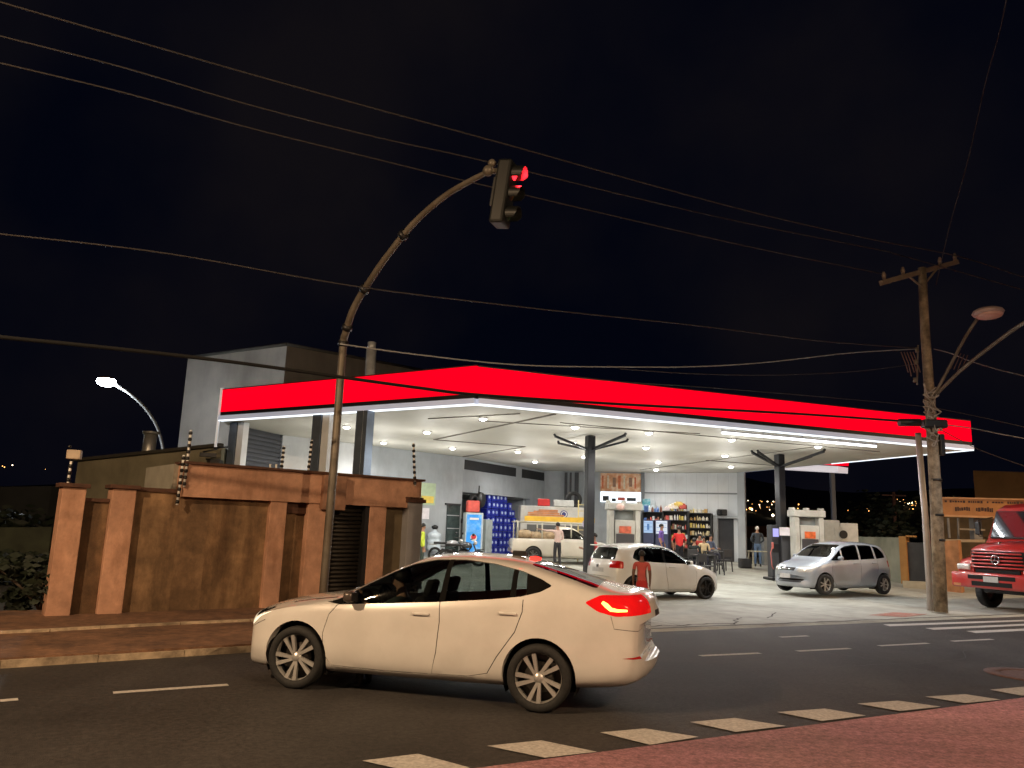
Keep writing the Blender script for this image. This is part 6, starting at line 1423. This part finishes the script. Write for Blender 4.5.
# ------------------------------------------------------------------ far street lamp on the left
lp=PY(163,452,38); sl=thing('street_lamp','lit white street lamp on a curved arm behind the terracotta wall','street lamp',(lp.x,lp.y,-.03)); SLM=Matrix.Translation((-lp.x,-lp.y,.03))
b=MB(); b.tube([V(*p) for p in cat([tuple(p) for p in (V(lp.x,lp.y,-.03),PY(165,480,38),PY(163,450,38),PY(157,427,37.6),PY(145,408,37.0),PY(130,394,36.4),PY(114,384,36))],6)],.07,10); tp_(b,'pole',mat('pole_pale',(.35,.36,.36),.5,.4),sl,SLM)
a,c=PY(114,384,36),PY(99,377,35.6); b=MB(); b.ball((a+c)/2+V(0,0,.07),.26,12,(1.5,.8,.45)); tp_(b,'luminaire',mat('luminaire_grey',(.45,.33,.30),.5,.3,.1),sl,SLM,True)
b=MB(); b.ball((a+c)/2-V(0,0,.05),.33,12,(1.3,.9,.75)); tp_(b,'lamp_lens',emis('lamp_white_hot',(.85,.93,1),60),sl,SLM,True)
def point(p,e,col,r=.2,name='lamp'):
    l=bpy.data.lights.new(name,'POINT'); l.energy=e; l.color=col; l.shadow_soft_size=r; o=bpy.data.objects.new(name,l); COL.objects.link(o); o.location=p; return o
def spot(p,tgt,e,col,size=120,r=.2,blend=.8,name='lamp'):
    l=bpy.data.lights.new(name,'SPOT'); l.energy=e; l.color=col; l.shadow_soft_size=r; l.spot_size=R(size); l.spot_blend=blend; o=bpy.data.objects.new(name,l); COL.objects.link(o); o.location=p
    o.rotation_euler=(Vector(p)-Vector(tgt)).to_track_quat('Z','Y').to_euler(); return o
point((a+c)/2-V(0,.3,.55),900,(.88,.95,1),.25)
spot((a2+c2)/2-V(0,0,.3),(a2+c2)/2-V(0,0,3),500,(.85,.93,1),140)
# ------------------------------------------------------------------ red truck
redp_=paint('truck_red',(.52,.035,.03),rough=.3,dirt=.25)
tf=G(990.5,606.5,.05); az=math.atan2(tf.x,tf.y); ta=R(-46)   # direction of its front face normal
TK=thing('truck','red bonneted lorry with grille bars and a round badge, beside the concrete pole','truck',(0,0,0))
# local frame: x to the truck's left (image right), y backwards, z up ; origin centre of the front bumper at ground
def tbx(name,c,d,mt,bev=0,par=None,rot=None):
    b=MB(); 
    if rot: M=Matrix.Translation(c)@rot; b.box((0,0,0),d,bev=bev,M=M)
    else: b.box(c,d,bev=bev)
    o=b.build(name,mt); o.parent=par or TK; 
    if bev: smooth_angle(o,50)
    return o
def loft(name,secs,mt,par=None,cap_=True):
    b=MB(); rings=[[b.bm.verts.new(p) for p in s] for s in secs]; n=len(rings[0])
    for i in range(len(rings)-1):
        for k in range(n): b.bm.faces.new((rings[i][k],rings[i][(k+1)%n],rings[i+1][(k+1)%n],rings[i+1][k]))
    b.bm.faces.new(rings[0][::-1]); b.bm.faces.new(rings[-1]); o=b.build(name,mt); o.parent=par or TK; smooth_angle(o,38); return o
def sec(y,w,z0,z1,r=.12,crown=.04):
    out=[(-w,y,z0),(w,y,z0)]
    for k in range(5): t=k/4*math.pi/2; out.append((w-r+r*math.cos(t),y,z1-r+r*math.sin(t)))
    out.append((0,y,z1+crown))
    for k in range(5): t=math.pi/2+k/4*math.pi/2; out.append((-w+r+r*math.cos(t),y,z1-r+r*math.sin(t)))
    return out
tbx('bumper',(0,.0,.78),(2.42,.34,.42),redp_,.06)
tbx('bumper_slot',(0,-.172,.70),(1.15,.02,.12),LIN,0); tbx('bumper_slot',(0,-.172,.87),(1.35,.02,.11),LIN,0)
tbx('number_plate',(0,-.185,.83),(.42,.02,.15),PL)
loft('bonnet',[sec(.16,.80,.98,1.58,.16),sec(.24,.86,.98,1.68,.18),sec(.5,.90,.98,1.76,.18),sec(1.0,.94,.98,1.83,.16),sec(1.35,.96,.98,1.86,.14)],redp_)
for s in (-1,1):
    o=loft('fender',[[ (s*x,y,z) for x,z in ((.70,.98),(1.16,.98),(1.20,zt-.10),(1.14,zt),(.85,zt+.05),(.70,zt+.05))] for y,zt in ((.12,1.18),(.2,1.30),(.5,1.40),(.95,1.42),(1.3,1.36))],redp_)
    tbx('headlight',(s*.98,.10,1.12),(.40,.08,.17),HLC,.03); tbx('indicator',(s*1.02,-.165,.64),(.22,.02,.07),mat('amber_clear',(.5,.2,.08),.3))
for k in range(5): tbx('grille_bar',(0,.115,1.14+k*.095),(1.52-.03*k,.10,.045),redp_,.015)
tbx('grille',(0,.15,1.33),(1.50,.06,.50),LIN); tbx('grille_slot',(0,.12,1.03),(1.25,.07,.09),LIN)
b=MB(); b.lathe([(.115+.018*math.cos(a),.018*math.sin(a)) for a in [k*math.pi/3 for k in range(6)]],c=(0,.05,1.35),axis='y',n=28,close=True)
for a in (90,210,330): b.seg((0,.05,1.35),(.11*math.cos(R(a)),.05,1.35+.11*math.sin(R(a))),.022,.02)
o=b.build('badge',CHR); o.parent=TK
tbx('bonnet_trim',(.0,.28,1.80),(.05,.10,.07),CHR,.02)
cab=loft('cab',[sec(1.3,1.16,.95,1.86,.08,.0),sec(1.36,1.17,.95,1.90,.08,.01),sec(1.74,1.09,.95,2.80,.16,.04),sec(1.97,1.07,.95,2.92,.16,.05),sec(2.9,1.07,.95,2.94,.16,.05),sec(3.0,1.06,.95,2.86,.16,.03)],redp_)
# windscreen as a slanted pane standing a little proud of the cab front
tilt_=math.atan2(.38,.90)
rot=Euler((-tilt_,0,0)).to_matrix().to_4x4()
tbx('windscreen_rubber',(0,1.51,2.33),(2.06,.05,.86),BLK,.02,rot=rot)
tbx('windscreen',(0,1.476,2.34),(1.96,.03,.78),mat('truck_glass',(.035,.04,.045),.05,0,.2,2,coat=1,spec=.8),.0,rot=rot)
tbx('dash_top',(.2,1.44,1.98),(1.2,.02,.08),mat('papers',(.35,.3,.28),.6),rot=rot)
for s in (-1,1):
    tbx('side_window',(s*1.09,2.3,2.15),(.03,.8,.55),mat('truck_glass',(.035,.04,.045),.05)); 
    b=MB(); b.tube([(s*1.1,1.5,1.9),(s*1.36,1.30,2.0),(s*1.36,1.30,2.45),(s*1.1,1.6,2.55)],.015,6); o=b.build('mirror_arm',BLK); o.parent=TK
    b=MB(); b.box((s*1.36,1.28,2.22),(.17,.06,.38),bev=.03); o2=b.build('mirror',BLK); o2.parent=TK
    w=bpy.data.objects.new('wheel',None); COL.objects.link(w); w.parent=TK; w.location=(s*.98,1.05,.44)
    b=MB(); b.lathe([(.27,-.11),(.38,-.13),(.43,-.11),(.44,-.05),(.44,.05),(.43,.11),(.38,.13),(.27,.11)],axis='x',n=36,close=True); b.build('tyre',RUB,w)
    b=MB(); b.lathe([(.001,.05*s),(.12,.10*s),(.13,.02*s),(.24,.0*s),(.27,.11*s)],axis='x',n=24); b.build('rim',mat('truck_rim',(.25,.22,.2),.5,.5),w)
    w=bpy.data.objects.new('wheel',None); COL.objects.link(w); w.parent=TK; w.location=(s*.95,5.2,.50)
    b=MB(); b.lathe([(.30,-.25),(.44,-.27),(.5,-.2),(.50,.2),(.44,.27),(.30,.25)],axis='x',n=36,close=True); b.build('tyre',RUB,w)
tbx('chassis',(0,3.4,.72),(.9,6.2,.22),BLK); tbx('axle',(0,.72,.5),(1.8,.14,.14),BLK)
tbx('cargo_bed',(0,5.2,1.35),(2.4,4.0,.7),mat('truck_bed_wood',(.30,.07,.05),.7,0,.2,3),.02)
tbx('roof_marker',(.35,1.97,2.98),(.5,.2,.07),redp_,.02)
TK.rotation_euler=(0,0,ta+R(12)); TK.rotation_euler=(0,0,R(-68))
rzt=TK.rotation_euler.z; w_local=V(-.98,1.05,0); wr=Matrix.Rotation(rzt,4,'Z')@w_local; TK.location=(tf.x-wr.x,tf.y-wr.y,.03)
# ------------------------------------------------------------------ right-hand side beyond the forecourt
gwl=mat('mossy_grey_wall',(.26,.26,.20),.9,0,.15,1.5,.2,stain=((.14,.15,.11),.6,(1,1,.4)),sscale=1)
p,q=PY(838,533,33),PY(898,536.5,29.5); b=MB(); b.seg(V(p.x,p.y,(p.z+.2)/2),V(q.x,q.y,(q.z+.2)/2),.2,p.z-.1) ; b.bm.free()
def stand(name,label,cat_,x0,y0t,Y0,x1,y1t,Y1,mt,th=.2,zb=-.1,group=None):
    p,q=PY(x0,y0t,Y0),PY(x1,y1t,Y1); d=V(q.x-p.x,q.y-p.y,0); n=V(-d.y,d.x,0).normalized()*th
    b=MB(); v=[b.bm.verts.new(c) for c in ((p.x,p.y,zb),(q.x,q.y,zb),(q.x+n.x,q.y+n.y,zb),(p.x+n.x,p.y+n.y,zb),(p.x,p.y,p.z),(q.x,q.y,q.z),(q.x+n.x,q.y+n.y,q.z),(p.x+n.x,p.y+n.y,p.z))]
    for f in ((3,2,1,0),(4,5,6,7),(0,1,5,4),(1,2,6,5),(2,3,7,6),(3,0,4,7)): b.bm.faces.new([v[i] for i in f])
    o=b.build(name,mt); tag(o,label,cat_,group); return o
stand('lot_wall','grey block wall behind the silver people carrier, ending at the orange gatepost','wall',825,536,34,899,537.5,29.5,gwl)
stand('gatepost','orange-lit gatepost at the end of the grey wall','gatepost',898.5,536,29.4,905.5,536.5,29.2,mat('orange_gatepost',(.34,.16,.04),.8,0,.15,3),.3)
stand('gate_beam','short orange beam over the dark gate','beam',905.6,536.6,29.2,916,537.3,29,mat('orange_gatepost',(.34,.16,.04),.8),.2,zb=2.02)
gt=stand('steel_gate','dark steel sheet gate between the orange gatepost and the thin post','gate',905.7,542,29.3,926,543,28.7,mat('dark_gate',(.035,.032,.03),.5,.3,.3,3),.06,.1)
stand('low_step','low pale step under the dark gate','step',903,581,28.2,928,582,27.9,mat('pale_step',(.32,.28,.2),.8),.3,-.05)
stand('orange_wall','rough orange-lit wall between the concrete pole and the red truck','wall',944,541,27.5,958,540,27.2,mat('rough_orange_wall',(.38,.17,.07),.9,0,.3,4,.4),.4)
# open shed with beams, board and a plain building behind
bo_=thing('board_sign','long orange board with two rows of dark lettering above the dark shed','sign',tuple(PY(975,508,29)),0)
p,q=PY(941,499.5,29.5),PY(1042,503,27.5); d=(q-p); d.z=0; L_=d.length; bo_.location=((p+q)/2); bo_.location.z=(PY(975,500.5,29).z+PY(975,515.5,29).z)/2; bo_.rotation_euler=(0,R(1.2),math.atan2(d.y,d.x)); hh=.62
b=MB(); b.box((0,0,0),(L_,.08,hh)); b.build('board',mat('orange_board',(.45,.19,.05),.6,0,.15,3,stain=((.4,.16,.05),.5),sscale=2),bo_)
b=MB(); b.box((0,-.05,hh/2+.02),(L_,.10,.05)); b.box((0,-.05,-hh/2-.03),(L_,.12,.07)); b.build('frame',mat('orange_trim',(.6,.32,.14),.6),bo_)
ink=mat('dark_brown_ink',(.07,.03,.015),.7)
rgx=random.Random(6)
b=MB(); x=-L_/2+.12
while x<L_/2-.4:
    w=rgx.uniform(.03,.09); 
    if rgx.random()>.12: b.box((x+w/2,-.045,.20),(w,.012,rgx.uniform(.05,.10)))
    x+=w+.022
b.build('lettering',ink,bo_); b=MB(); x=-L_/2+.45
for grp_ in (.45,.55,.0,.15,.75,.6):
    x1=x+grp_
    while x<x1:
        w=rgx.uniform(.05,.11); b.box((x+w/2,-.045,-.07+rgx.uniform(-.015,.015)),(w*.8,.012,rgx.uniform(.10,.17))); x+=w
    x+=.18
b.build('lettering',ink,bo_)
shd=thing('open_shed','dark open shed with pale beams and posts under the orange board','shed',tuple(PY(985,545,30)),0)
SHM=Matrix.Translation(-shd.location)
def shp(b,n,mt): o=b.build(n,mt); o.parent=shd; o.matrix_parent_inverse=SHM; return o
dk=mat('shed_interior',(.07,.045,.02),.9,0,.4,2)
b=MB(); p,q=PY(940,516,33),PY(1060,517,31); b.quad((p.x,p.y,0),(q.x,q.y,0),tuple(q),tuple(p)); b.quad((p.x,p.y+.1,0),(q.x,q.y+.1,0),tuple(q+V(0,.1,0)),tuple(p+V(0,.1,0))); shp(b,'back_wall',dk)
for (x0,y0,x1,y1,w) in ((944,540.5,985,541,.10),(960,529,985,530,.06)):
    b=MB(); b.seg(PY(x0,y0,29),PY(x1,y1,28.4),w,w); shp(b,'beam',mat('pale_beam',(.36,.26,.16),.7))
for x,t,bt,w in ((958,518,572,.05),(975,518,540,.30),(948,518,538,.06)):
    b=MB(); b.seg(PY(x,t,29.2),PY(x+1.5,bt,29.2),w,w); shp(b,'post',mat('shed_post',(.16,.15,.14),.7))
stand('flat_building','plain ochre-brown flat topped building far behind the red truck','building',973,470.5,52,1080,474,48,mat('ochre_render',(.34,.19,.07),.9,0,.2,.6,.2,stain=((.14,.08,.03),.5),sscale=.5),8,-1)
stand('low_ochre_building','low ochre annex under the flat topped building, right above the truck roof','building',999,501,44,1080,504,41,mat('ochre_render2',(.28,.14,.04),.9,0,.2,.8),5,-1)
# far bank and dark sheds beyond the lot, tall thin mast, antenna pole
b=MB(); p,q,r_,s_=PY(742,526,70),PY(800,520,78),PY(800,545,60),PY(742,546,60)
stand('earth_bank','brown lit earth bank beyond the station, left of the pump','bank',735,526,70,800,526,64,mat('brown_bank',(.20,.09,.04),.95,0,.35,.3,.4),14,-2)
stand('far_roof','dim pitched roof edge beyond the lot railing','roof',742,538,50,800,555,44,mat('far_roof_dark',(.09,.075,.065),.8,0,.2,.5),7,-2)
b=MB(); p,q=PY(893.5,492,45),PY(895,540,45); b.tube([(p.x,p.y,-.5),tuple(p)],[.13,.10],8); b.seg(p+V(-.7,0,-.2),p+V(.7,0,-.2),.08,.08); tag(b.build('distant_pole',mat('reddish_pole',(.10,.05,.04),.8)),'thin reddish pole with a short crossbar beyond the grey wall','utility pole')
tree_lab=('dark low tree crown beyond the grey wall, right of the thin distant pole','dark spreading tree crown behind the silver people carrier')
for i,(x,Y,w,h) in enumerate(((915,40,2.6,3.6),(855,55,5,5.2))):
    p=PY(x,540,Y); bush('tree',tree_lab[i],'tree',(p.x,p.y,-.1),w,w*.8,h,1500,.22,40+i)
# ------------------------------------------------------------------ city lights on the far hills
b=MB(); rg=random.Random(77)
def hill(px,py):   # march the pixel's ray to the terrain
    d=ray(px,py); t=90
    while t<4200:
        p=C0+d*t
        if p.z<hz(p.x,p.y): return p
        t*=1.01
    return None
def clight(bb,x,y,s):
    p=hill(x,y) or PY(x,y,1400); 
    k=p.y/1000; c=V(p.x,p.y,p.z+3*k+1); bb.lathe([(.001,-s*k),(s*k,0),(.001,s*k)],c=c,n=6)
warm=MB(); hot=MB()
for (x0,x1,y0,y1,n) in ((742,779,503,516,26),(792,800,505,512,3),(893,918,502,519,34),(806,835,505,516,0),(838,892,508,520,5),(948,972,516,522,0)):
    for _ in range(n):
        x=rg.uniform(x0,x1); y=rg.triangular(y0,y1,y0+3); (hot if rg.random()<.3 else warm).__class__; clight(hot if rg.random()<.25 else warm,x,y,rg.uniform(.35,.85))
clight(hot,773,519,2.0); clight(hot,752,513,1.4); clight(warm,750,512,1.6); clight(hot,777,509,1.5); clight(warm,4,470,.8); clight(hot,12,468,.9); clight(warm,2,469,.7); clight(warm,45,472,.4)
clight(warm,904,531,1.3); clight(warm,908,533,.9)
o=warm.build('distant_town_glow',emis('sodium_town',(1,.45,.12),5)); tag(o,'scattered orange town lamps on the far dark hillside','lights',None,'stuff')
o=hot.build('distant_town_sparkle',emis('bright_town',(1,.78,.5),9)); tag(o,'brightest pale town lamps on the far dark hillside','lights',None,'stuff')
# ------------------------------------------------------------------ night sky and lamps
w=bpy.data.worlds.new("World"); sc.world=w; w.use_nodes=True; nt=w.node_tree; N=nt.nodes; L=nt.links; bg=N['Background']
tc=N.new('ShaderNodeTexCoord'); nz=N.new('ShaderNodeTexNoise'); nz.inputs['Scale'].default_value=2.2; nz.inputs['Detail'].default_value=5
rp_=N.new('ShaderNodeValToRGB'); rp_.color_ramp.elements[0].position=.42; rp_.color_ramp.elements[0].color=(.0008,.0013,.0042,1); rp_.color_ramp.elements[1].position=.66; rp_.color_ramp.elements[1].color=(.0050,.0042,.0056,1)
L.new(tc.outputs['Generated'],nz.inputs['Vector']); L.new(nz.outputs['Fac'],rp_.inputs['Fac']); L.new(rp_.outputs['Color'],bg.inputs['Color']); bg.inputs['Strength'].default_value=1.0
def lamp_post(label,base,rz,reach=2.0,h=8.5):
    r=thing('street_lamp',label,'street lamp',base,rz,'street lamps beside the near lane')
    b=MB(); b.tube([V(*p) for p in cat([(0,0,0),(0,0,h*.7),(0,0,h-.6),(0,.5,h),(0,reach,h+.1)],5)],.08,10); b.build('pole',galv,r)
    b=MB(); b.ball((0,reach+.25,h+.1),.3,12,(.6,1.3,.35)); b.build('luminaire',mat('luminaire_grey',(.45,.33,.30),.5,.3,.1),r,smooth=True)
    b=MB(); b.ball((0,reach+.28,h+.02),.24,12,(.6,1.2,.3)); b.build('lamp_lens',emis('sodium_lens',(1,.55,.2),30),r,smooth=True)
    return Vector(base)+Matrix.Rotation(rz,3,'Z')@V(0,reach+.28,h-.25)
SOD=(1.0,.68,.40)
l1=lamp_post('sodium street lamp standing behind the viewpoint, over the near lane',(8.8,-4.2,0),R(25)); spot(l1,l1+V(-4.0,6.5,-7),4400,SOD,150,.15)
l2=lamp_post('sodium street lamp further down the near lane, towards the unlit lot',(-10.5,-1.0,0),R(-20)); spot(l2,l2+V(1.4,5.5,-7),6200,SOD,150,.15)
l3=lamp_post('sodium street lamp up the road beyond the red truck',(24,16,0),R(20)); spot(l3,l3+V(0,3,-7),6500,SOD,150,.15)
sc.view_settings.view_transform='Standard'; sc.view_settings.look='None'; sc.view_settings.exposure=0; sc.view_settings.gamma=1
sc.cycles.use_denoising=True; sc.cycles.sample_clamp_indirect=4; sc.cycles.sample_clamp_direct=0; sc.cycles.max_bounces=6; sc.cycles.diffuse_bounces=4; sc.cycles.glossy_bounces=3; sc.cycles.transparent_max_bounces=12; sc.cycles.caustics_reflective=False; sc.cycles.caustics_refractive=False
